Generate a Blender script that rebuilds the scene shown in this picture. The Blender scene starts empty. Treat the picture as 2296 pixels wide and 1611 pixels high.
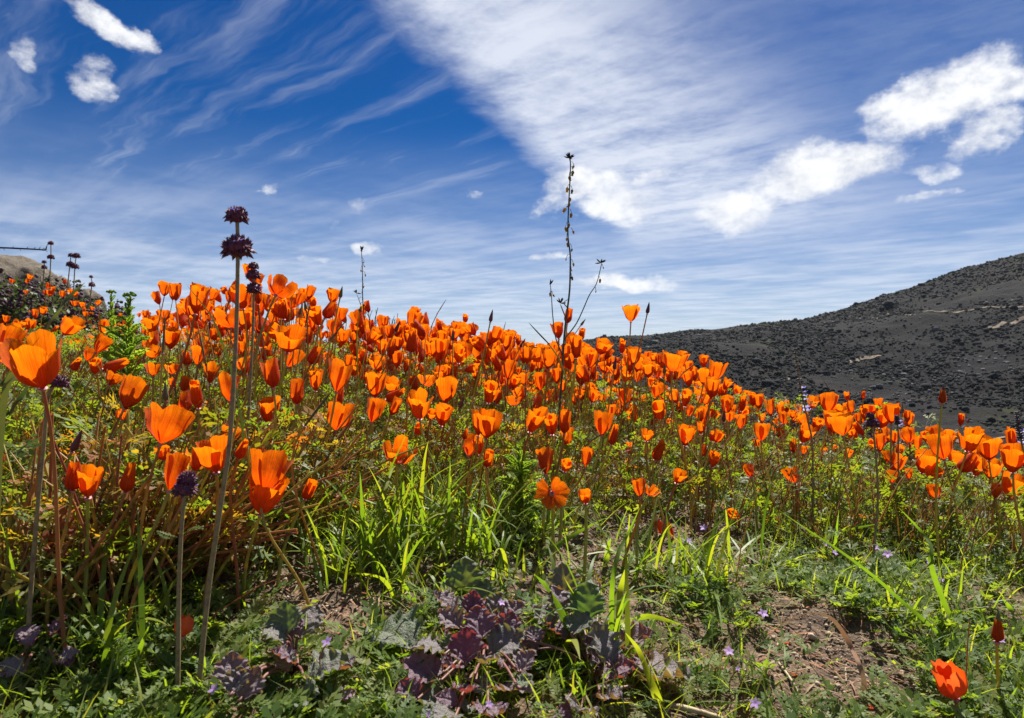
import bpy, math, random
import numpy as np
from mathutils import Vector, Matrix, Quaternion

random.seed(7)
RNG = np.random.default_rng(7)
S = bpy.context.scene
COL = S.collection
R = math.radians

# ------------------------------------------------------------------ camera
FULLW, FULLH = 2296.0, 1611.0          # photograph coordinates used for measuring
FPX = FULLW * 24.0 / 36.0
CX, CY = FULLW / 2, FULLH / 2
cam = bpy.data.cameras.new('camera')
cam.lens = 24.0
cam.sensor_width = 36.0
cam.clip_start = 0.02
cam.clip_end = 6000
cam.dof.use_dof = True
cam.dof.focus_distance = 1.3
cam.dof.aperture_fstop = 14.0
cam_o = bpy.data.objects.new('camera', cam)
COL.objects.link(cam_o)
cam_o.rotation_euler = (R(90), 0, 0)
S.camera = cam_o

# ------------------------------------------------------------------ sun and sky
SUN_AZ, SUN_EL = R(22), R(54)           # azimuth clockwise from the view direction (+Y)
sun = bpy.data.lights.new('sun', 'SUN')
sun.energy = 5.0
sun.angle = R(0.53)
sun.color = (1.0, 0.95, 0.87)
sun_o = bpy.data.objects.new('sun', sun)
COL.objects.link(sun_o)
SUN_DIR = Vector((math.sin(SUN_AZ) * math.cos(SUN_EL), math.cos(SUN_AZ) * math.cos(SUN_EL), math.sin(SUN_EL)))
sun_o.rotation_euler = SUN_DIR.to_track_quat('Z', 'Y').to_euler()
sun_o.location = (2, 4, 6)

S.view_settings.view_transform = 'Standard'
S.view_settings.look = 'None'
S.view_settings.exposure = 1.15
S.view_settings.gamma = 1.0
S.view_settings.use_curve_mapping = False
S.render.engine = 'CYCLES'
S.cycles.max_bounces = 8
S.cycles.transmission_bounces = 6
S.cycles.transparent_max_bounces = 6
S.cycles.use_denoising = True

class NT:
    """small helper to write node trees as expressions"""
    def __init__(self, tree):
        self.t = tree
    def new(self, kind, **kw):
        n = self.t.nodes.new(kind)
        for k, v in kw.items():
            setattr(n, k, v)
        return n
    def put(self, sock, v):
        if isinstance(v, bpy.types.NodeSocket):
            self.t.links.new(v, sock)
        elif v is not None:
            sock.default_value = v
    def m(self, op, a, b=None, c=None, clamp=False):
        n = self.new('ShaderNodeMath', operation=op, use_clamp=clamp)
        self.put(n.inputs[0], a)
        if b is not None: self.put(n.inputs[1], b)
        if c is not None: self.put(n.inputs[2], c)
        return n.outputs[0]
    def sstep(self, x, lo, hi, a=0.0, b=1.0):
        n = self.new('ShaderNodeMapRange', interpolation_type='SMOOTHSTEP')
        self.put(n.inputs['Value'], x)
        for k, v in (('From Min', lo), ('From Max', hi), ('To Min', a), ('To Max', b)):
            self.put(n.inputs[k], v)
        return n.outputs[0]
    def lin(self, x, lo, hi, a=0.0, b=1.0):
        n = self.new('ShaderNodeMapRange')
        self.put(n.inputs['Value'], x)
        for k, v in (('From Min', lo), ('From Max', hi), ('To Min', a), ('To Max', b)):
            self.put(n.inputs[k], v)
        return n.outputs[0]
    def noise(self, vec, scale, detail=4, rough=0.55, distort=0.0, out='Fac'):
        n = self.new('ShaderNodeTexNoise')
        self.put(n.inputs['Vector'], vec)
        n.inputs['Scale'].default_value = scale
        n.inputs['Detail'].default_value = detail
        n.inputs['Roughness'].default_value = rough
        n.inputs['Distortion'].default_value = distort
        return n.outputs[out]
    def comb(self, x, y, z=0.0):
        n = self.new('ShaderNodeCombineXYZ')
        for i, v in enumerate((x, y, z)):
            self.put(n.inputs[i], v)
        return n.outputs[0]
    def mix(self, f, a, b):
        n = self.new('ShaderNodeMix', data_type='RGBA')
        self.put(n.inputs[0], f)
        self.put(n.inputs[6], a if not isinstance(a, tuple) else (*a[:3], 1))
        self.put(n.inputs[7], b if not isinstance(b, tuple) else (*b[:3], 1))
        return n.outputs[2]
    def mul(self, a, b, f=1.0):
        n = self.new('ShaderNodeMix', data_type='RGBA', blend_type='MULTIPLY')
        n.inputs[0].default_value = f
        self.put(n.inputs[6], a if not isinstance(a, tuple) else (*a[:3], 1))
        self.put(n.inputs[7], b if not isinstance(b, tuple) else (*b[:3], 1))
        return n.outputs[2]
    def ramp(self, f, stops):
        n = self.new('ShaderNodeValToRGB')
        self.put(n.inputs[0], f)
        e = n.color_ramp.elements
        while len(e) < len(stops):
            e.new(0.5)
        for i, (p, c) in enumerate(stops):
            e[i].position = p
            e[i].color = (*c[:3], 1)
        return n.outputs[0]

def build_world():
    w = bpy.data.worlds.new('World')
    S.world = w
    w.use_nodes = True
    t = w.node_tree
    t.nodes.clear()
    N = NT(t)
    tc = N.new('ShaderNodeTexCoord')
    sep = N.new('ShaderNodeSeparateXYZ')
    t.links.new(tc.outputs['Generated'], sep.inputs[0])
    x, y, z = sep.outputs
    sky = N.new('ShaderNodeTexSky', sky_type='NISHITA')
    sky.sun_disc = False
    sky.sun_elevation = SUN_EL
    sky.sun_rotation = SUN_AZ
    sky.altitude = 600
    sky.air_density = 1.0
    sky.dust_density = 0.25
    sky.ozone_density = 4.0
    hs = N.new('ShaderNodeHueSaturation')
    t.links.new(sky.outputs[0], hs.inputs['Color'])
    hs.inputs['Saturation'].default_value = 1.55
    hs.inputs['Value'].default_value = 1.0
    hs.inputs['Hue'].default_value = 0.514
    az = N.m('ARCTAN2', x, y)
    el = N.m('ARCSINE', z)
    zc = N.m('MAXIMUM', z, 0.03)
    qx = N.m('DIVIDE', x, zc)
    qy = N.m('DIVIDE', y, zc)
    # high cirrus on a plane overhead, combed along (1,-1)
    a_ = N.m('MULTIPLY', N.m('SUBTRACT', qx, qy), 0.7071)
    b_ = N.m('MULTIPLY', N.m('ADD', qx, qy), 0.7071)
    warp = N.noise(N.comb(qx, qy), 0.9, 3, 0.5)
    b2 = N.m('ADD', b_, N.m('MULTIPLY', N.m('SUBTRACT', warp, 0.5), 0.30))
    b2 = N.m('ADD', b2, N.m('MULTIPLY', N.m('SUBTRACT', N.noise(N.comb(qx, qy, 7.7), 2.6, 3, 0.6), 0.5), 0.14))
    comb1 = N.noise(N.comb(N.m('MULTIPLY', a_, 0.34), N.m('MULTIPLY', b2, 2.9), 3.1), 1.5, 5, 0.62)
    comb2 = N.noise(N.comb(N.m('MULTIPLY', a_, 0.9), N.m('MULTIPLY', b2, 5.5), 9.7), 1.6, 3, 0.6)
    soft = N.noise(N.comb(qx, qy, 5.0), 1.1, 4, 0.6)
    fine = N.noise(N.comb(qx, qy, 2.0), 6.0, 4, 0.68)
    # the broad veil: a straight left edge in the plane, fading to the right
    s = N.m('SUBTRACT', qx, N.m('ADD', -0.42, N.m('MULTIPLY', N.m('SUBTRACT', qy, 1.9), 0.325)))
    s = N.m('ADD', s, N.m('MULTIPLY', N.m('SUBTRACT', warp, 0.5), 0.35))
    s = N.m('ADD', s, N.m('MULTIPLY', N.m('SUBTRACT', fine, 0.5), 0.16))
    sn = N.m('DIVIDE', s, N.m('MULTIPLY', N.m('MAXIMUM', qy, 0.5), 0.4))
    veil = N.m('MULTIPLY', N.sstep(s, -0.06, 0.26), N.sstep(sn, 0.45, 1.55, 1.0, 0.20))
    tex = N.m('ADD', N.m('MULTIPLY', comb1, 0.34), N.m('ADD', N.m('MULTIPLY', soft, 0.42), N.m('MULTIPLY', fine, 0.34)))
    veil = N.m('MULTIPLY', veil, N.sstep(el, R(5), R(13)))
    veil = N.m('MULTIPLY', veil, N.sstep(tex, 0.30, 0.66, 0.25, 1.0))
    # faint wisps everywhere
    wisp = N.m('MULTIPLY', N.sstep(comb1, 0.47, 0.78), N.m('ADD', 0.25, comb2))
    wisp = N.m('MULTIPLY', wisp, 0.34)
    low = N.sstep(el, R(19), R(3), 0.0, 1.0)
    lowveil = N.m('MULTIPLY', low, N.sstep(N.m('ADD', N.m('MULTIPLY', soft, 0.72), N.m('MULTIPLY', comb1, 0.28)), 0.34, 0.68, 0.14, 0.72))
    cir = N.m('MAXIMUM', veil, N.m('MAXIMUM', wisp, lowveil))
    cir = N.m('ADD', cir, N.m('MULTIPLY', wisp, 0.25), clamp=True)
    # small cumulus
    def ang(px, py):
        dx, dz = (px - CX) / FPX, (CY - py) / FPX
        return math.atan(dx), math.atan(dz / math.sqrt(1 + dx * dx))
    puffs = [(240, 52, 95, 34, -32, 1), (300, 92, 48, 30, -20, .8), (192, 178, 44, 46, 20, .85), (48, 118, 24, 34, 0, .6), (25, 40, 30, 14, 0, .4),
             (2120, 222, 165, 66, 12, 1.2), (2255, 185, 95, 50, 10, 1.1), (2195, 300, 75, 44, 25, 1), (2010, 235, 80, 36, 10, 1),
             (1850, 385, 150, 50, 6, 1.25), (1800, 355, 70, 34, 5, 1), (1655, 475, 85, 40, 12, 1), (1920, 360, 90, 30, -10, .9),
             (1300, 412, 88, 38, 5, 1.1), (1240, 458, 50, 26, 20, .8), (1400, 455, 95, 36, 0, .9), (1470, 400, 50, 16, 0, .7),
             (1232, 581, 42, 12, 0, .8), (1365, 634, 92, 19, 4, 1), (1490, 636, 40, 10, -4, .6),
             (826, 556, 25, 19, 20, .8), (712, 588, 40, 9, 4, .55), (812, 468, 24, 12, 0, .5), (1066, 432, 15, 9, 0, .6), (608, 424, 18, 10, 40, .65),
             (2090, 383, 42, 17, 0, .7), (2070, 438, 62, 13, 8, .7), (752, 495, 12, 8, 0, .35), (1270, 500, 40, 9, 8, .4)]
    cum = None
    wv = N.comb(N.m('MULTIPLY', az, 1.0), N.m('MULTIPLY', el, 1.35))
    n1 = N.new('ShaderNodeTexNoise')
    N.put(n1.inputs['Vector'], wv)
    n1.inputs['Scale'].default_value = 11.0
    n1.inputs['Detail'].default_value = 5
    n1.inputs['Roughness'].default_value = 0.6
    ws = N.new('ShaderNodeSeparateXYZ')
    N.t.links.new(n1.outputs['Color'], ws.inputs[0])
    w1 = n1.outputs['Fac']
    w2 = N.noise(wv, 36.0, 4, 0.62)
    azw = N.m('ADD', az, N.m('MULTIPLY', N.m('SUBTRACT', ws.outputs[1], 0.5), 0.085))
    elw = N.m('ADD', el, N.m('MULTIPLY', N.m('SUBTRACT', ws.outputs[2], 0.5), 0.06))
    wp = N.comb(azw, elw)
    for px, py, sx, sy, rot, amp in puffs:
        a0, e0 = ang(px, py)
        k = 1.0 / FPX
        k *= math.cos(a0) * math.cos(e0)
        mp = N.new('ShaderNodeMapping', vector_type='TEXTURE')
        N.put(mp.inputs['Vector'], wp)
        mp.inputs['Location'].default_value = (a0, e0, 0)
        mp.inputs['Rotation'].default_value = (0, 0, R(rot))
        mp.inputs['Scale'].default_value = (sx * k, sy * k, 1)
        vd = N.new('ShaderNodeVectorMath', operation='DOT_PRODUCT')
        N.put(vd.inputs[0], mp.outputs[0]); N.put(vd.inputs[1], mp.outputs[0])
        r2 = vd.outputs['Value']
        f = N.m('MULTIPLY', N.sstep(r2, 2.2, 0.0), amp)
        cum = f if cum is None else N.m('MAXIMUM', cum, f)
    edge = N.m('ADD', N.m('MULTIPLY', N.m('SUBTRACT', w1, 0.5), 2.3), N.m('MULTIPLY', N.m('SUBTRACT', w2, 0.5), 1.3))
    cumm = N.sstep(N.m('ADD', cum, N.m('MULTIPLY', edge, N.sstep(cum, 0.0, 0.35))), 0.12, 1.35)
    shade = N.sstep(N.m('ADD', w1, N.m('MULTIPLY', w2, 0.5)), 0.5, 0.95, 0.84, 1.0)
    # compose
    K = 0.052
    blue = N.mul(hs.outputs[0], (K, K, K))
    haze = N.mix(N.m('MULTIPLY', N.sstep(el, R(20), R(-2)), 0.42), blue, (0.47, 0.57, 0.83))
    c1 = N.mix(N.m('MULTIPLY', cir, 0.90), haze, (0.68, 0.72, 0.81))
    cumcol = N.mul((0.86, 0.87, 0.89), N.comb(shade, shade, shade))
    c2 = N.mix(cumm, c1, cumcol)
    bg = N.new('ShaderNodeBackground')
    t.links.new(c2, bg.inputs[0])
    bg.inputs[1].default_value = 0.55
    out = N.new('ShaderNodeOutputWorld')
    t.links.new(bg.outputs[0], out.inputs[0])
    w.cycles.sampling_method = 'NONE'
build_world()

# ------------------------------------------------------------------ helpers
def at(px, py, d):
    """the world point seen at a photograph position, d metres ahead"""
    return Vector(((px - CX) / FPX * d, d, (CY - py) / FPX * d))

def tag(o, label=None, cat=None, group=None, kind=None):
    if label: o['label'] = label
    if cat: o['category'] = cat
    if group: o['group'] = group
    if kind: o['kind'] = kind
    return o

def np_mesh(name, V, F, mat=None, var=None, uv=None, smooth=True):
    """F: (n,3) or (n,4) int array, or a list of such arrays"""
    me = bpy.data.meshes.new(name)
    V = np.asarray(V, np.float32)
    Fs = F if isinstance(F, list) else [F]
    Fs = [np.asarray(f, np.int32) for f in Fs if len(f)]
    me.vertices.add(len(V))
    me.vertices.foreach_set('co', V.ravel())
    loops = np.concatenate([f.ravel() for f in Fs])
    me.loops.add(len(loops))
    me.loops.foreach_set('vertex_index', loops)
    starts, o = [], 0
    for f in Fs:
        k = f.shape[1]
        starts.append(o + np.arange(len(f)) * k)
        o += f.size
    starts = np.concatenate(starts).astype(np.int32)
    me.polygons.add(len(starts))
    me.polygons.foreach_set('loop_start', starts)
    if smooth:
        me.polygons.foreach_set('use_smooth', np.ones(len(starts), bool))
    me.update(calc_edges=True)
    if var is not None:
        a = me.attributes.new('var', 'FLOAT', 'POINT')
        a.data.foreach_set('value', np.asarray(var, np.float32))
    if uv is not None:
        l = me.uv_layers.new(name='UVMap')
        l.data.foreach_set('uv', np.asarray(uv, np.float32)[loops].ravel())
    if mat: me.materials.append(mat)
    return me

def link(name, me, parent=None, loc=(0, 0, 0), rot=None, scale=None):
    o = bpy.data.objects.new(name, me)
    COL.objects.link(o)
    o.location = loc
    if rot is not None:
        o.rotation_mode = 'QUATERNION'
        o.rotation_quaternion = rot
    if scale is not None:
        o.scale = scale
    if parent is not None:
        o.parent = parent
    return o

def thing(name, loc, label, cat, group=None):
    o = bpy.data.objects.new(name, None)
    COL.objects.link(o)
    o.empty_display_size = 0.02
    o.location = loc
    return tag(o, label, cat, group)

def vnoise(P, seed=0):
    """value noise on an (n,k) array, k = 2 or 3, range 0..1"""
    P = np.asarray(P, float)
    i = np.floor(P).astype(np.int64)
    f = P - i
    f = f * f * (3 - 2 * f)
    k = P.shape[1]
    out = 0
    for c in range(2 ** k):
        off = [(c >> j) & 1 for j in range(k)]
        h = np.full(len(P), seed * 7919 + 1013, np.int64)
        w = np.ones(len(P))
        for j in range(k):
            h = (h ^ ((i[:, j] + off[j]) * (374761393, 668265263, 2147483647)[j])) * 1274126177 & 0x7fffffff
            w = w * (f[:, j] if off[j] else 1 - f[:, j])
        h = (h ^ (h >> 13)) * 1103515245 & 0x7fffffff
        h = h ^ (h >> 16)
        out = out + w * ((h & 0xffff) / 65535.0)
    return out

def fbm(P, octs=4, seed=0, gain=0.5):
    P = np.asarray(P, float)
    s, a, tot = 0, 1.0, 0
    for o in range(octs):
        s = s + a * (vnoise(P * 2 ** o + o * 17.3, seed + o) - 0.5)
        tot += a
        a *= gain
    return s / tot * 2

def frames(P):
    """tangent frames along a polyline"""
    P = np.asarray(P, float)
    T = np.gradient(P, axis=0)
    T /= np.linalg.norm(T, axis=1, keepdims=True) + 1e-12
    ref = np.array([0.13, 1.0, 0.21]) if abs(T[0] @ np.array([0.13, 1, .21])) < 0.9 else np.array([1.0, 0.1, 0.2])
    A = np.zeros_like(P); B = np.zeros_like(P)
    a = np.cross(T[0], ref); a /= np.linalg.norm(a)
    for i in range(len(P)):
        a = a - T[i] * (a @ T[i]); a /= np.linalg.norm(a) + 1e-12
        A[i] = a; B[i] = np.cross(T[i], a)
    return T, A, B

def tube(P, rad, sides=5, v0=0):
    P = np.asarray(P, float)
    n = len(P)
    rad = np.broadcast_to(np.asarray(rad, float), (n,))
    T, A, B = frames(P)
    th = np.arange(sides) * 2 * math.pi / sides
    V = (P[:, None] + rad[:, None, None] * (np.cos(th)[None, :, None] * A[:, None] + np.sin(th)[None, :, None] * B[:, None])).reshape(-1, 3)
    i, j = np.meshgrid(np.arange(n - 1), np.arange(sides), indexing='ij')
    j2 = (j + 1) % sides
    F = np.stack([i * sides + j, i * sides + j2, (i + 1) * sides + j2, (i + 1) * sides + j], -1).reshape(-1, 4) + v0
    return V, F

def spline(pts, n):
    """Catmull-Rom through the points, n samples"""
    p = np.asarray(pts, float)
    p = np.vstack([2 * p[0] - p[1], p, 2 * p[-1] - p[-2]])
    m = len(p) - 3
    u = np.linspace(0, m - 1e-6, n)
    i = u.astype(int); f = (u - i)[:, None]
    a, b, c, d = p[i], p[i + 1], p[i + 2], p[i + 3]
    return 0.5 * (2 * b + (c - a) * f + (2 * a - 5 * b + 4 * c - d) * f ** 2 + (3 * b - a - 3 * c + d) * f ** 3)

class Acc:
    """collects geometry for one mesh"""
    def __init__(self):
        self.V, self.Q, self.T, self.var, self.n = [], [], [], [], 0
    def add(self, V, F, var=0.5):
        F = np.asarray(F)
        (self.Q if F.shape[1] == 4 else self.T).append(F + self.n)
        self.V.append(np.asarray(V, float)); self.n += len(V)
        self.var.append(np.broadcast_to(var, (len(V),)))
        return self
    def tube(self, P, rad, sides=5, var=0.5):
        V, F = tube(P, rad, sides)
        return self.add(V, F, var)
    def inst(self, tmpl, pos, rot, scale, var):
        """many copies of a template (V,F): rot (n,3,3), scale (n,) or (n,3)"""
        tV, tF = tmpl
        pos = np.asarray(pos, float)
        n = len(pos)
        if n == 0: return self
        sc = np.asarray(scale, float)
        if sc.ndim == 1: sc = np.repeat(sc[:, None], 3, 1)
        V = pos[:, None] + np.einsum('nij,nkj->nki', rot, tV[None] * sc[:, None])
        F = (tF[None] + (np.arange(n) * len(tV))[:, None, None]).reshape(-1, tF.shape[1])
        return self.add(V.reshape(-1, 3), F, np.repeat(var, len(tV)))
    def mesh(self, name, mat, smooth=True):
        F = []
        if self.Q: F.append(np.concatenate(self.Q))
        if self.T: F.append(np.concatenate(self.T))
        return np_mesh(name, np.concatenate(self.V), F, mat, np.concatenate(self.var), smooth=smooth)

def rot_yaw_pitch(yaw, pitch, roll=None):
    """template lies along +X with normal +Z: roll about X, pitch up, then yaw"""
    yaw, pitch = np.asarray(yaw, float), np.asarray(pitch, float)
    roll = np.zeros_like(yaw) if roll is None else roll
    cy, sy, cp, sp, cr, sr = np.cos(yaw), np.sin(yaw), np.cos(pitch), np.sin(pitch), np.cos(roll), np.sin(roll)
    o, z = np.ones_like(yaw), np.zeros_like(yaw)
    Z = np.stack([np.stack([cy, -sy, z], -1), np.stack([sy, cy, z], -1), np.stack([z, z, o], -1)], -2)
    Y = np.stack([np.stack([cp, z, -sp], -1), np.stack([z, o, z], -1), np.stack([sp, z, cp], -1)], -2)
    X = np.stack([np.stack([o, z, z], -1), np.stack([z, cr, -sr], -1), np.stack([z, sr, cr], -1)], -2)
    return Z @ Y @ X

def axis_quat(d, spin=0.0):
    return Vector(d).to_track_quat('Z', 'Y') @ Quaternion((0, 0, 1), spin)

# ------------------------------------------------------------------ ground shape
def sp(x, k):
    return np.where(x > 30 * k, x, k * np.log1p(np.exp(np.clip(x / k, -60, 30))))

def crest(x):
    return np.where(x > 0, 3.3 - 1.2 * x, 3.3 - 0.9 * np.maximum(x, -9))

def gz(x, y, detail=True):
    x = np.asarray(x, float); y = np.asarray(y, float)
    z = -0.42 + 0.06 * 8 * np.tanh(y / 8) - 0.07 * 6 * np.tanh(x / 6)
    z = z + 0.09 * np.exp(-((x + 0.75) ** 2 / 0.8 + (y - 1.9) ** 2 / 1.2))
    z = z + 0.03 * np.exp(-((x - 0.50) ** 2 / 0.02 + (y - 0.98) ** 2 / 0.012))
    d = np.maximum(y - crest(x), 0)
    z = z - 0.26 * d * d / (d + 0.7)
    z = -48 + sp(z + 48, 6.0)
    if detail:
        P = np.stack([x.ravel(), y.ravel()], -1)
        near = np.exp(-(np.hypot(x, y) / 9) ** 2)
        z = z + near * (0.016 * fbm(P * 4.5, 3, 3) + 0.009 * fbm(P * 19, 3, 5) + 0.007 * fbm(P * 55, 2, 8)).reshape(x.shape)
    return z

def gz1(x, y):
    return float(gz(np.array([x]), np.array([y]))[0])

# ------------------------------------------------------------------ materials
def new_mat(name):
    m = bpy.data.materials.new(name)
    m.use_nodes = True
    m.node_tree.nodes.clear()
    return m, NT(m.node_tree)

def finish(m, N, shader, disp=None):
    out = N.new('ShaderNodeOutputMaterial')
    N.t.links.new(shader, out.inputs[0])
    return m

def leafy(name, cols, trans=0.45, rough=0.5, spec=0.35, tcol=None, bumps=None, objvar=False, nscale=40, tint=(1.0, 1.0, 1.0)):
    """thin green tissue: reflects, shines a little and lets light through"""
    m, N = new_mat(name)
    geo = N.new('ShaderNodeNewGeometry')
    if objvar:
        oi = N.new('ShaderNodeObjectInfo')
        v = oi.outputs['Random']
    else:
        at_ = N.new('ShaderNodeAttribute', attribute_name='var')
        v = at_.outputs['Fac']
    nz = N.noise(geo.outputs['Position'], nscale, 3, 0.6)
    f = N.m('ADD', v, N.m('MULTIPLY', N.m('SUBTRACT', nz, 0.5), 0.5), clamp=True)
    n = len(cols)
    col = N.ramp(f, [((i + 0.0) / max(n - 1, 1), c) for i, c in enumerate(cols)])
    p = N.new('ShaderNodeBsdfPrincipled')
    N.put(p.inputs['Base Color'], col)
    p.inputs['Roughness'].default_value = rough
    p.inputs['Specular IOR Level'].default_value = spec
    tr = N.new('ShaderNodeBsdfTranslucent')
    N.put(tr.inputs[0], N.mul(col, tcol or (1.5, 1.5, 0.6)))
    mx = N.new('ShaderNodeMixShader')
    mx.inputs[0].default_value = trans
    N.t.links.new(p.outputs[0], mx.inputs[1])
    N.t.links.new(tr.outputs[0], mx.inputs[2])
    if bumps:
        b = N.new('ShaderNodeBump')
        b.inputs['Strength'].default_value = bumps[1]
        b.inputs['Distance'].default_value = 0.002
        N.put(b.inputs['Height'], N.noise(geo.outputs['Position'], bumps[0], 4, 0.6))
        for s_ in (p, tr):
            N.t.links.new(b.outputs[0], s_.inputs['Normal'])
    return finish(m, N, mx.outputs[0])

def solid(name, cols, rough=0.7, spec=0.3, nscale=30, bumps=None, objvar=False, stretch=None):
    m, N = new_mat(name)
    tc = N.new('ShaderNodeNewGeometry')
    vec = tc.outputs['Position']
    nz = N.noise(vec, nscale, 5, 0.6)
    if objvar:
        oi = N.new('ShaderNodeObjectInfo')
        nz = N.m('ADD', N.m('MULTIPLY', nz, 0.6), N.m('MULTIPLY', N.m('SUBTRACT', oi.outputs['Random'], 0.3), 0.9), clamp=True)
    else:
        nz = N.lin(nz, 0.3, 0.7)
    n = len(cols)
    col = N.ramp(nz, [(i / max(n - 1, 1), c) for i, c in enumerate(cols)])
    p = N.new('ShaderNodeBsdfPrincipled')
    N.put(p.inputs['Base Color'], col)
    p.inputs['Roughness'].default_value = rough
    p.inputs['Specular IOR Level'].default_value = spec
    if bumps:
        b = N.new('ShaderNodeBump')
        b.inputs['Strength'].default_value = bumps[1]
        b.inputs['Distance'].default_value = bumps[2]
        N.put(b.inputs['Height'], N.noise(vec, bumps[0], 6, 0.65))
        N.t.links.new(b.outputs[0], p.inputs['Normal'])
    return finish(m, N, p.outputs[0])

M = {}
def petal_material():
    m, N = new_mat('petal')
    uvn = N.new('ShaderNodeUVMap')
    sep = N.new('ShaderNodeSeparateXYZ')
    N.t.links.new(uvn.outputs[0], sep.inputs[0])
    u, v = sep.outputs[0], sep.outputs[1]
    oi = N.new('ShaderNodeObjectInfo')
    rnd = oi.outputs['Random']
    vein = N.noise(N.comb(N.m('MULTIPLY', u, 34), N.m('MULTIPLY', v, 1.3), N.m('MULTIPLY', rnd, 40)), 1.0, 3, 0.6)
    blot = N.noise(N.comb(N.m('MULTIPLY', u, 3), N.m('MULTIPLY', v, 3), N.m('MULTIPLY', rnd, 20)), 1.0, 3, 0.5)
    base = N.mix(N.sstep(v, 0.0, 0.55), (0.70, 0.042, 0.002), (0.82, 0.105, 0.003))
    base = N.mix(N.m('MULTIPLY', N.sstep(v, 0.6, 1.0), 0.6), base, (0.90, 0.19, 0.004))
    base = N.mix(N.m('MULTIPLY', N.m('SUBTRACT', rnd, 0.45), 0.55, clamp=True), base, (0.74, 0.055, 0.002))
    base = N.mul(base, N.ramp(vein, [(0.30, (0.62, 0.50, 0.45)), (0.60, (1, 1, 1))]))
    base = N.mix(N.m('MULTIPLY', N.sstep(blot, 0.5, 0.75), 0.25), base, (0.88, 0.17, 0.004))
    p = N.new('ShaderNodeBsdfPrincipled')
    N.put(p.inputs['Base Color'], base)
    p.inputs['Roughness'].default_value = 0.55
    p.inputs['Specular IOR Level'].default_value = 0.22
    p.inputs['Sheen Weight'].default_value = 0.08
    tr = N.new('ShaderNodeBsdfTranslucent')
    N.put(tr.inputs[0], N.mul(base, (1.0, 1.5, 0.8)))
    mx = N.new('ShaderNodeMixShader')
    mx.inputs[0].default_value = 0.60
    N.t.links.new(p.outputs[0], mx.inputs[1])
    N.t.links.new(tr.outputs[0], mx.inputs[2])
    b = N.new('ShaderNodeBump')
    b.inputs['Strength'].default_value = 0.6
    b.inputs['Distance'].default_value = 0.0016
    N.put(b.inputs['Height'], N.m('ADD', vein, N.m('MULTIPLY', blot, 1.5)))
    for s_ in (p, tr):
        N.t.links.new(b.outputs[0], s_.inputs['Normal'])
    return finish(m, N, mx.outputs[0])
M['petal'] = petal_material()
M['wilted'] = leafy('wilted_petal', [(0.45, 0.10, 0.03), (0.75, 0.09, 0.008), (0.80, 0.18, 0.05)], 0.45, 0.7, 0.2, (1.2, 1.2, 0.9), objvar=False)
M['stem'] = leafy('poppy_stem', [(0.28, 0.10, 0.055), (0.38, 0.23, 0.055), (0.36, 0.31, 0.07), (0.27, 0.29, 0.06)], 0.35, 0.45, 0.4, (1.5, 1.35, 0.6), objvar=True, nscale=12)
M['collar'] = solid('poppy_collar', [(0.45, 0.13, 0.16), (0.55, 0.28, 0.24)], 0.5, 0.3, 60)
M['bud'] = leafy('poppy_bud', [(0.10, 0.025, 0.04), (0.16, 0.05, 0.05), (0.15, 0.13, 0.05), (0.10, 0.12, 0.04)], 0.15, 0.5, 0.4, (1.4, 1.2, 0.6), objvar=True)
M['pod'] = leafy('seed_pod', [(0.09, 0.06, 0.03), (0.09, 0.10, 0.035), (0.13, 0.13, 0.045)], 0.12, 0.5, 0.4, objvar=True)
M['foliage'] = leafy('poppy_foliage', [(0.26, 0.08, 0.03), (0.26, 0.18, 0.04), (0.11, 0.13, 0.025), (0.09, 0.14, 0.028), (0.12, 0.17, 0.032), (0.16, 0.20, 0.05)], 0.5, 0.55, 0.3, (2.2, 2.05, 0.42))
M['fieldstem'] = leafy('field_stem', [(0.24, 0.07, 0.055), (0.36, 0.17, 0.06), (0.40, 0.29, 0.07), (0.28, 0.28, 0.06)], 0.35, 0.5, 0.35, (1.5, 1.4, 0.6))
M['grass'] = leafy('grass', [(0.09, 0.15, 0.02), (0.13, 0.20, 0.024), (0.18, 0.24, 0.03), (0.28, 0.27, 0.05)], 0.5, 0.5, 0.3, (1.9, 1.9, 0.5))
M['grassblade'] = leafy('grass_blade', [(0.08, 0.14, 0.025), (0.12, 0.19, 0.025), (0.17, 0.23, 0.03), (0.23, 0.25, 0.035)], 0.5, 0.48, 0.3, (1.9, 1.9, 0.4), objvar=True)
M['herb'] = leafy('herb_leaf', [(0.055, 0.10, 0.025), (0.085, 0.14, 0.03), (0.13, 0.18, 0.045), (0.19, 0.21, 0.075)], 0.5, 0.55, 0.2, (2.3, 2.2, 0.4))
M['litter'] = leafy('litter', [(0.28, 0.19, 0.12), (0.30, 0.10, 0.05), (0.22, 0.17, 0.10), (0.40, 0.30, 0.19)], 0.2, 0.8, 0.2, (1.2, 1.1, 0.9))
M['groundsel'] = leafy('groundsel', [(0.13, 0.20, 0.035), (0.19, 0.26, 0.05), (0.26, 0.32, 0.07)], 0.58, 0.55, 0.3, (1.6, 1.7, 0.6), objvar=True)
M['sagestem'] = solid('sage_stem', [(0.13, 0.085, 0.05), (0.26, 0.20, 0.09), (0.15, 0.09, 0.08)], 0.6, 0.3, 90)
M['sagehead'] = solid('sage_head', [(0.025, 0.012, 0.022), (0.10, 0.026, 0.055), (0.19, 0.045, 0.075)], 0.6, 0.3, 260)
M['violet'] = leafy('violet_floret', [(0.16, 0.14, 0.50), (0.30, 0.24, 0.66)], 0.35, 0.5, 0.3, (1, 1, 1))
M['pinkviolet'] = leafy('storksbill_petal', [(0.50, 0.30, 0.66), (0.62, 0.42, 0.74)], 0.35, 0.5, 0.3, (1, 0.9, 1))
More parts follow.
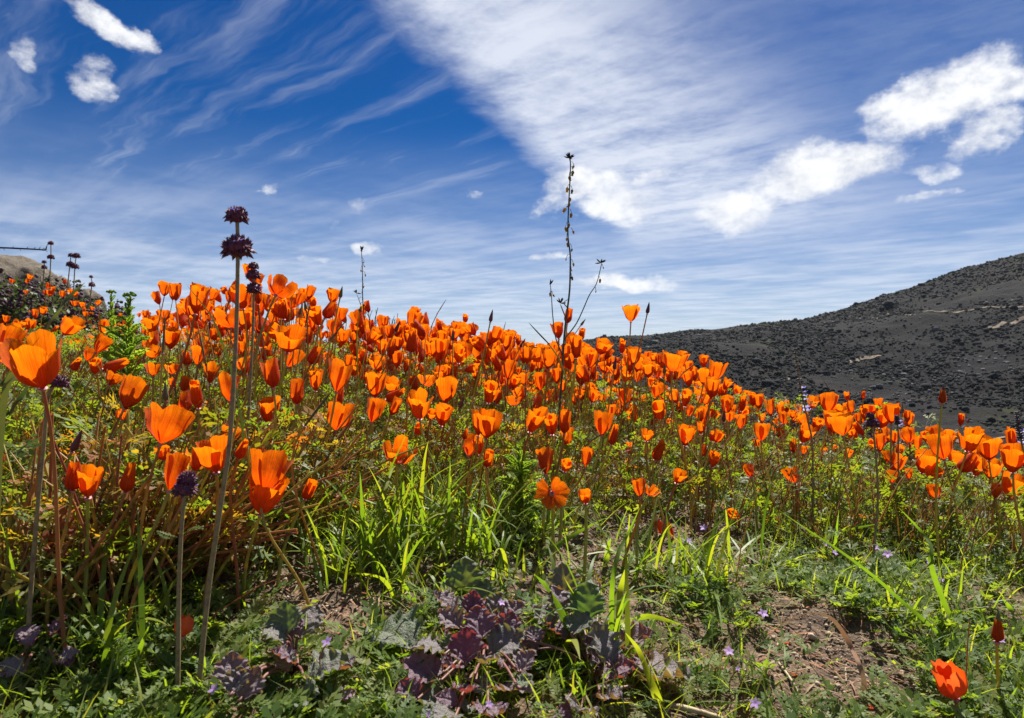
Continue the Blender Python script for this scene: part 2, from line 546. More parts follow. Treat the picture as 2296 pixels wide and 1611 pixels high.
M['redstem'] = leafy('red_stem', [(0.22, 0.05, 0.05), (0.28, 0.10, 0.07)], 0.2, 0.5, 0.4)
M['jewel'] = solid('jewel_stem', [(0.035, 0.06, 0.035), (0.06, 0.075, 0.04)], 0.5, 0.35, 60)
M['jewelbell'] = leafy('jewel_bell', [(0.20, 0.14, 0.03), (0.38, 0.28, 0.06), (0.10, 0.06, 0.03)], 0.45, 0.5, 0.3, (1.3, 1.2, 0.6), objvar=True)
M['deadwood'] = solid('dead_wood', [(0.012, 0.011, 0.012), (0.03, 0.026, 0.024)], 0.85, 0.2, 40)
M['shrubtwig'] = solid('shrub_twig', [(0.09, 0.05, 0.07), (0.20, 0.13, 0.15)], 0.7, 0.3, 25)
M['shrubleaf'] = leafy('shrub_leaf', [(0.03, 0.05, 0.02), (0.05, 0.08, 0.026), (0.085, 0.115, 0.04)], 0.35, 0.5, 0.35)
M['shrubhead'] = solid('shrub_head', [(0.045, 0.02, 0.04), (0.12, 0.055, 0.09)], 0.8, 0.2, 120)
M['lupine'] = solid('lupine_spike', [(0.05, 0.04, 0.05), (0.11, 0.09, 0.10)], 0.7, 0.3, 120)
M['pale'] = leafy('pale_hair', [(0.45, 0.44, 0.42), (0.6, 0.6, 0.56)], 0.4, 0.6, 0.3, (1, 1, 1))
M['yellow'] = leafy('yellow_flower', [(0.60, 0.42, 0.02), (0.75, 0.58, 0.03)], 0.4, 0.5, 0.3, (1.2, 1.2, 0.6))
M['dry'] = solid('dry_stalk', [(0.28, 0.22, 0.11), (0.40, 0.33, 0.19), (0.26, 0.17, 0.10)], 0.6, 0.35, 60)

M['shaded_blade'] = leafy('shaded_blade', [(0.05, 0.075, 0.02), (0.09, 0.12, 0.03), (0.16, 0.15, 0.05)], 0.2, 0.5, 0.3, (1.5, 1.5, 0.5))  # grass blade with the shade of backlit blades put into a darker colour
# ------------------------------------------------------------------ ground sheet
def soil_material():
    m, N = new_mat('soil')
    g = N.new('ShaderNodeNewGeometry')
    P = g.outputs['Position']
    big = N.noise(P, 3.0, 4, 0.6)
    mid = N.noise(P, 40.0, 5, 0.65)
    fin = N.noise(P, 330.0, 4, 0.7)
    vor = N.new('ShaderNodeTexVoronoi')
    vor.inputs['Scale'].default_value = 210
    N.put(vor.inputs['Vector'], P)
    col = N.ramp(N.m('ADD', N.m('MULTIPLY', mid, 0.6), N.m('MULTIPLY', fin, 0.4)), [(0.34, (0.035, 0.023, 0.016)), (0.5, (0.105, 0.068, 0.042)), (0.66, (0.25, 0.17, 0.105))])
    grain = N.mix(N.sstep(vor.outputs['Distance'], 0.25, 0.0), col, (0.30, 0.22, 0.15))
    grain = N.mix(N.m('MULTIPLY', N.sstep(big, 0.45, 0.65), 0.35), grain, (0.08, 0.055, 0.038))
    p = N.new('ShaderNodeBsdfPrincipled')
    N.put(p.inputs['Base Color'], grain)
    p.inputs['Roughness'].default_value = 0.9
    p.inputs['Specular IOR Level'].default_value = 0.25
    b = N.new('ShaderNodeBump')
    b.inputs['Strength'].default_value = 0.9
    b.inputs['Distance'].default_value = 0.007
    N.put(b.inputs['Height'], N.m('ADD', N.m('MULTIPLY', mid, 1.0), N.m('ADD', N.m('MULTIPLY', fin, 0.35), N.m('MULTIPLY', vor.outputs['Distance'], -0.4))))
    N.t.links.new(b.outputs[0], p.inputs['Normal'])
    return finish(m, N, p.outputs[0])
M['soil'] = soil_material()

def build_ground():
    t = np.concatenate([-np.geomspace(3500, 4.2, 46), np.linspace(-4, -1.25, 60)[:-1], np.linspace(-1.25, 1.25, 340), np.linspace(1.25, 4, 60)[1:], np.geomspace(4.2, 3500, 46)])
    ty = np.concatenate([-np.geomspace(1500, 1.2, 24), np.linspace(-1, 0.5, 40)[:-1], np.linspace(0.5, 1.9, 230), np.linspace(1.9, 5, 110)[1:], np.geomspace(5.2, 5000, 60)])
    X, Y = np.meshgrid(t, ty)
    Z = gz(X, Y)
    n, k = X.shape
    V = np.stack([X, Y, Z], -1).reshape(-1, 3)
    i, j = np.meshgrid(np.arange(n - 1), np.arange(k - 1), indexing='ij')
    F = np.stack([i * k + j, i * k + j + 1, (i + 1) * k + j + 1, (i + 1) * k + j], -1).reshape(-1, 4)
    tag(link('ground', np_mesh('ground', V, F, M['soil'])), kind='structure')
build_ground()

# ------------------------------------------------------------------ the far hill
SKYLINE = [(-900, 1020), (200, 900), (900, 815), (1150, 790), (1280, 771), (1350, 756), (1450, 752), (1530, 741), (1600, 737), (1690, 726), (1800, 716),
           (1880, 694), (1960, 668), (2050, 641), (2150, 605), (2240, 581), (2296, 567), (2600, 520), (3200, 470), (4200, 480)]
SKX = np.array([(p[0] - CX) / FPX for p in SKYLINE]); SKZ = np.array([(CY - p[1]) / FPX for p in SKYLINE])
HY0, HY1 = 260.0, 900.0
def hill_z(x, y, detail=True):
    x = np.asarray(x, float); y = np.asarray(y, float)
    xr = x + (HY1 - y) * 0.10 * 0                    # the ridge runs across the view
    zr = np.interp(x / HY1 * (1 + 0.35 * (HY1 - y) / HY1), SKX, SKZ) * HY1
    t = np.clip((y - HY0) / (HY1 - HY0), 0, 1)
    prof = 0.18 * t + 0.82 * t ** 1.25
    z = -46 + (zr + 46) * prof
    back = np.maximum(y - HY1, 0)
    z = z - 0.30 * back ** 1.05
    if detail:
        P = np.stack([x.ravel(), y.ravel()], -1)
        amp = np.clip(1 - np.abs(t - 0.55) * 1.4, 0.15, 1)
        fade = np.where(y > HY1 - 60, 0.25, 1)
        n1 = fbm(P / 150, 4, 21).reshape(x.shape); n2 = fbm(P / 34, 4, 31).reshape(x.shape)
        z = z + amp * fade * (24 * n1) + fade * 5.0 * n2 + 1.0 * fbm(P / 9, 3, 41).reshape(x.shape)
    return z

def hill_material():
    m, N = new_mat('hillside')
    g = N.new('ShaderNodeNewGeometry')
    P = g.outputs['Position']
    a = N.noise(P, 0.012, 5, 0.6)
    b = N.noise(P, 0.05, 6, 0.65)
    c = N.noise(P, 0.28, 5, 0.7)
    col = N.ramp(b, [(0.3, (0.008, 0.009, 0.011)), (0.5, (0.018, 0.016, 0.017)), (0.7, (0.036, 0.029, 0.027))])
    col = N.mix(N.m('MULTIPLY', N.sstep(a, 0.52, 0.66), 0.5), col, (0.026, 0.034, 0.014))
    col = N.mix(N.m('MULTIPLY', N.sstep(N.noise(P, 0.022, 4, 0.5, 0.5), 0.60, 0.70), 0.75), col, (0.065, 0.085, 0.022))
    col = N.mix(N.m('MULTIPLY', N.sstep(N.noise(P, 0.03, 6, 0.7, 1.5), 0.62, 0.68), 0.6), col, (0.10, 0.085, 0.07))
    col = N.mul(col, N.ramp(N.noise(P, 0.006, 4, 0.6, 0.8), [(0.36, (0.16, 0.18, 0.23)), (0.5, (0.32, 0.32, 0.35)), (0.64, (0.66, 0.55, 0.48))]))
    col = N.mul(col, N.ramp(c, [(0.3, (0.45, 0.45, 0.48)), (0.6, (1, 1, 1))]))
    p = N.new('ShaderNodeBsdfPrincipled')
    N.put(p.inputs['Base Color'], col)
    p.inputs['Roughness'].default_value = 0.95
    p.inputs['Specular IOR Level'].default_value = 0.1
    bm = N.new('ShaderNodeBump')
    bm.inputs['Strength'].default_value = 1.0
    bm.inputs['Distance'].default_value = 1.6
    N.put(bm.inputs['Height'], c)
    N.t.links.new(bm.outputs[0], p.inputs['Normal'])
    return finish(m, N, p.outputs[0])
M['hill'] = hill_material()
M['hillscrub'] = solid('hill_scrub', [(0.005, 0.006, 0.007), (0.011, 0.012, 0.011), (0.020, 0.020, 0.016)], 0.9, 0.1, 0.08)
M['hillrock'] = solid('hill_rock', [(0.035, 0.034, 0.036), (0.13, 0.125, 0.125)], 0.85, 0.25, 0.3)
M['track'] = solid('dirt_track', [(0.10, 0.08, 0.06), (0.24, 0.19, 0.14)], 0.95, 0.1, 0.08)

def ico():
    p = (1 + 5 ** 0.5) / 2
    V = np.array([(-1, p, 0), (1, p, 0), (-1, -p, 0), (1, -p, 0), (0, -1, p), (0, 1, p), (0, -1, -p), (0, 1, -p), (p, 0, -1), (p, 0, 1), (-p, 0, -1), (-p, 0, 1)], float)
    V /= np.linalg.norm(V[0])
    F = np.array([(0, 11, 5), (0, 5, 1), (0, 1, 7), (0, 7, 10), (0, 10, 11), (1, 5, 9), (5, 11, 4), (11, 10, 2), (10, 7, 6), (7, 1, 8),
                  (3, 9, 4), (3, 4, 2), (3, 2, 6), (3, 6, 8), (3, 8, 9), (4, 9, 5), (2, 4, 11), (6, 2, 10), (8, 6, 7), (9, 8, 1)])
    return V, F
def ico_sub(k):
    V, F = ico()
    for _ in range(k):
        cache, nV, nF = {}, [tuple(v) for v in V], []
        def mid(a, b):
            key = (min(a, b), max(a, b))
            if key not in cache:
                v = np.array(nV[a]) + np.array(nV[b]); v /= np.linalg.norm(v)
                cache[key] = len(nV); nV.append(tuple(v))
            return cache[key]
        for a, b, c in F:
            ab, bc, ca = mid(a, b), mid(b, c), mid(c, a)
            nF += [(a, ab, ca), (b, bc, ab), (c, ca, bc), (ab, bc, ca)]
        V, F = np.array(nV), np.array(nF)
    return V, F

def build_hill():
    xs = np.linspace(-620, 1500, 420)
    ys = np.concatenate([np.linspace(225, 920, 300), np.linspace(926, 1500, 30)])
    X, Y = np.meshgrid(xs, ys)
    Z = hill_z(X, Y)
    Z[0] -= 20
    n, k = X.shape
    V = np.stack([X, Y, Z], -1).reshape(-1, 3)
    i, j = np.meshgrid(np.arange(n - 1), np.arange(k - 1), indexing='ij')
    F = np.stack([i * k + j, i * k + j + 1, (i + 1) * k + j + 1, (i + 1) * k + j], -1).reshape(-1, 4)
    tag(link('hill', np_mesh('hill', V, F, M['hill'])), kind='structure')
    # scrub and rocks scattered in patches
    def scatter(n, seed, thr, scale):
        r = np.random.default_rng(seed)
        y = r.uniform(262, 925, n * 4)
        x = r.uniform(0.02, 0.86, n * 4) * y + r.uniform(-30, 30, n * 4)
        ok = fbm(np.stack([x, y], -1) / scale, 3, seed) + r.normal(0, 0.16, n * 4) > thr
        x, y = x[ok][:n], y[ok][:n]
        return x, y, hill_z(x, y), r
    a = Acc()
    variants = []
    for q in range(5):
        V0, F0 = ico_sub(0)
        V0 = V0 * (1 + 0.75 * (vnoise(V0 * 2.3 + q * 9, q)[:, None] - 0.45))
        variants.append((V0 * (1, 1, 0.7), F0))
    x, y, z, r = scatter(26000, 5, -0.04, 55)
    w = r.integers(0, 5, len(x))
    for q in range(5):
        k = w == q
        n = k.sum()
        s = r.lognormal(0.0, 0.5, n)[:, None] * np.array([0.85, 0.85, 1.05])[None]
        a.inst(variants[q], np.stack([x[k], y[k], z[k] + 0.2], -1), rot_yaw_pitch(r.uniform(0, 6.3, n), np.zeros(n)), s, r.uniform(0, 1, n))
    tag(link('hillside_scrub', a.mesh('hillside_scrub', M['hillscrub'])), 'dark scrub covering the far hillside', 'scrub', kind='stuff')
    b = Acc()
    x, y, z, r = scatter(4500, 8, 0.06, 70)
    w = r.integers(0, 5, len(x))
    for q in range(5):
        k = w == q
        n = k.sum()
        s = r.lognormal(-0.35, 0.6, n)[:, None] * np.array([0.9, 0.9, 0.85])[None]
        b.inst((variants[q][0], variants[q][1]), np.stack([x[k], y[k], z[k] + 0.1], -1), rot_yaw_pitch(r.uniform(0, 6.3, n), np.zeros(n)), s, r.uniform(0, 1, n))
    tag(link('hillside_rocks', b.mesh('hillside_rocks', M['hillrock'], smooth=False)), 'pale granite rocks strewn over the far hillside', 'rocks', kind='stuff')
    # dirt tracks draped on the slope: photograph positions turned into hill positions
    def drop(px, py):
        dx, dz = (px - CX) / FPX, (CY - py) / FPX
        yy = np.linspace(255, 915, 1400)
        zz = hill_z(dx * yy, yy, True)
        hit = np.nonzero(zz >= dz * yy)[0]
        y0 = yy[hit[0]] if len(hit) else 600
        return (dx * y0, y0)
    tracks = [([(1965, 716), (1990, 706), (2005, 699)], 2.6, 'short pale dirt track on the upper part of the dark hillside'),
              ([(2030, 707), (2100, 701), (2180, 697), (2250, 691), (2330, 688)], 2.2, 'long pale dirt track running level across the dark hillside'),
              ([(2330, 716), (2280, 722), (2240, 732), (2215, 736)], 3.0, 'bent pale dirt track below the long level track'),
              ([(1900, 815), (1930, 806), (1955, 803), (1975, 798)], 3.2, 'pale bare dirt scar on the middle of the hillside'),
              ([(1715, 858), (1745, 855), (1770, 850)], 2.6, 'low pale dirt scar near the foot of the hillside'),
              ([(2080, 985), (2150, 992), (2220, 990), (2330, 978)], 2.4, 'pale dirt road along the foot of the hillside')]
    for pts, wd, lab in tracks:
        q = np.array([drop(*p) for p in pts])
        c = spline(np.c_[q, np.zeros(len(q))], 40)[:, :2]
        Tn = np.gradient(c, axis=0); Tn /= np.linalg.norm(Tn, axis=1, keepdims=True) + 1e-9
        Nn = np.stack([-Tn[:, 1], Tn[:, 0]], -1)
        rows = []
        for o in (-1, -0.35, 0.35, 1):
            p = c + Nn * o * wd * 0.6 * (0.8 + 0.5 * vnoise(np.c_[c / 18, ], 4)[:, None])
            rows.append(np.c_[p, hill_z(p[:, 0], p[:, 1]) + 0.55])
        V = np.stack(rows, 1).reshape(-1, 3)
        i, j = np.meshgrid(np.arange(39), np.arange(3), indexing='ij')
        F = np.stack([i * 4 + j, i * 4 + j + 1, (i + 1) * 4 + j + 1, (i + 1) * 4 + j], -1).reshape(-1, 4)
        tag(link('dirt_track', np_mesh('dirt_track', V, F, M['track'])), lab, None, None, 'structure')
build_hill()
# ------------------------------------------------------------------ poppy petals
def petal_mesh(form, inner, seed):
    """one petal of a flower standing on +Z, height 1 and width 1"""
    r = np.random.default_rng(seed * 101 + 7)
    nu, nv = 11, 10
    u, v = np.meshgrid(np.linspace(-1, 1, nu), np.linspace(0, 1, nv))
    u = u.ravel(); v = v.ravel()
    k = 0.86 if inner else 1.0
    tw, A, lean, topdrop, wave = 0.0, 62, 0.0, 0.10, 0.048
    sm = lambda x: np.sin(np.clip(x, 0, 1) * math.pi / 2)
    if form == 'cup':
        rr = 0.5 * sm(v * 1.75) ** 0.85 * (0.86 + 0.16 * v); A = 64; topdrop = 0.13; lean = r.uniform(-0.06, 0.14)
    elif form == 'tube':
        rr = 0.5 * sm(v * 2.6) ** 0.8 * (1.0 - 0.12 * v); A = 80; topdrop = 0.06; tw = 0.35; k = 0.78 if inner else 1.0
    elif form == 'furl':
        rr = 0.5 * sm(v * 3.2) ** 0.8 * (1.0 - 0.55 * v ** 1.2); A = 92; topdrop = 0.12; tw = 1.1; k = 0.72 if inner else 1.0
    elif form == 'flare':
        rr = 0.5 * (0.70 * sm(v * 2.0) ** 0.9 + 0.30 * v ** 2.2); A = 58; topdrop = 0.22; lean = r.uniform(-0.03, 0.12)
    elif form == 'open':
        rr = 0.5 * (0.80 * sm(v * 1.9) ** 0.9 + 0.20 * v ** 2); A = 55; topdrop = 0.17; lean = r.uniform(-0.10, 0.20); wave = 0.055
    elif form == 'split':
        rr = 0.40 * sm(v * 2.2) * (1 - 0.1 * v); A = 55; topdrop = 0.12; lean = r.uniform(0.25, 0.55) if not inner else r.uniform(0.0, 0.5); wave = 0.04
    elif form == 'flat':
        rr = 0.5 * v ** 0.8; A = 43; topdrop = 0.22; wave = 0.05
    else:  # wilt
        rr = 0.42 * sm(v * 2.0) * (1 - 0.35 * v); A = 66; topdrop = 0.25; tw = 0.6; wave = 0.13
    a = np.radians(A) * u * (1 + 0.06 * np.sin(v * 5 + seed))
    # petals narrow towards the claw and round off at the shoulders
    edge = np.abs(u)
    z = v * (1 - topdrop * edge ** 2.6)
    ph = r.uniform(0, 6.3, 4)
    scal = (np.sin(u * 4.2 + ph[0]) * 0.5 + np.sin(u * 9.5 + ph[1]) * 0.35 + np.sin(u * 17 + ph[2]) * 0.18)
    z = z + wave * 0.9 * scal * v ** 5
    rr = rr * k * (1 + wave * 1.3 * np.sin(u * 5 + ph[3] + v * 2) * v + wave * np.sin(u * 11 + ph[2]) * v ** 3)
    rr = rr + (0.05 * edge ** 3 * v ** 2 if not inner else -0.03 * edge ** 2 * v)
    if form not in ('tube', 'furl', 'wilt'):
        rr = rr + r.uniform(0.0, 0.07) * v ** 7                       # rim rolls outwards a little
    th = a + tw * v * (1 if seed % 2 else -1) * 0.6
    x = rr * np.cos(th); y = rr * np.sin(th)
    if form == 'flat':
        z = 0.16 * v ** 1.6 + 0.06 * scal * v * 0.6
        x = x + 0.0
    V = np.stack([x, y, z], -1)
    if form == 'wilt':
        V += 0.10 * (np.stack([fbm(V * 4 + 11 * q + seed, 2, q) for q in range(3)], -1)) * v[:, None]
    if lean:
        c, s = math.cos(lean), math.sin(lean)
        V = np.stack([V[:, 0] * c + V[:, 2] * s, V[:, 1], -V[:, 0] * s + V[:, 2] * c], -1)
    rad = np.hypot(V[:, 0], V[:, 1]).max()
    if rad > 0.5 * k: V[:, :2] *= 0.5 * k * (1.0 if form != 'split' else 1.2) / rad
    i, j = np.meshgrid(np.arange(nv - 1), np.arange(nu - 1), indexing='ij')
    F = np.stack([i * nu + j, i * nu + j + 1, (i + 1) * nu + j + 1, (i + 1) * nu + j], -1).reshape(-1, 4)
    uv = np.stack([u * 0.5 + 0.5 + seed * 0.37, v], -1)
    return np_mesh('petal', V, F, M['wilted'] if form == 'wilt' else M['petal'], np.full(len(V), (seed % 7) / 6), uv)

FORMS = ('cup', 'tube', 'furl', 'flare', 'open', 'split', 'flat', 'wilt')
PETALS = {f: {inn: [petal_mesh(f, inn, q + 3 * inn) for q in range(6)] for inn in (0, 1)} for f in FORMS}

def collar_mesh():
    th = np.linspace(0, 2 * math.pi, 13)[:-1]
    prof = [(0.30, -1.0), (0.55, -0.45), (1.0, -0.05), (1.05, 0.05), (0.45, 0.12)]
    V = np.concatenate([np.stack([r_ * np.cos(th), r_ * np.sin(th), np.full(12, z_)], -1) for r_, z_ in prof])
    F = [(a * 12 + b, a * 12 + (b + 1) % 12, (a + 1) * 12 + (b + 1) % 12, (a + 1) * 12 + b) for a in range(4) for b in range(12)]
    return np_mesh('collar', V, np.array(F), M['collar'])
COLLAR = collar_mesh()

def spindle(name, mat, prof, bend=0.0, sides=8, n=10):
    """a closed tapering body on +Z, height 1, radius given by prof(t)"""
    t = np.linspace(0, 1, n)
    P = np.stack([bend * t ** 2, 0 * t, t], -1)
    V, F = tube(P, np.maximum([prof(q) for q in t], 0.004), sides)
    return np_mesh(name, V, F, mat)
BUD = [spindle('bud', M['bud'], lambda t: 0.5 * math.sin(min(t * 3.4, 1) * math.pi / 2) ** 0.7 * (1 - t) ** 0.75 * 1.25, b_) for b_ in (0.0, 0.10, -0.06)]
POD = [spindle('pod', M['pod'], lambda t: 0.5 * min(1, 0.75 + t) * (1 - 0.75 * t ** 3), b_, 6, 12) for b_ in (0.02, 0.22, 0.45, -0.3)]

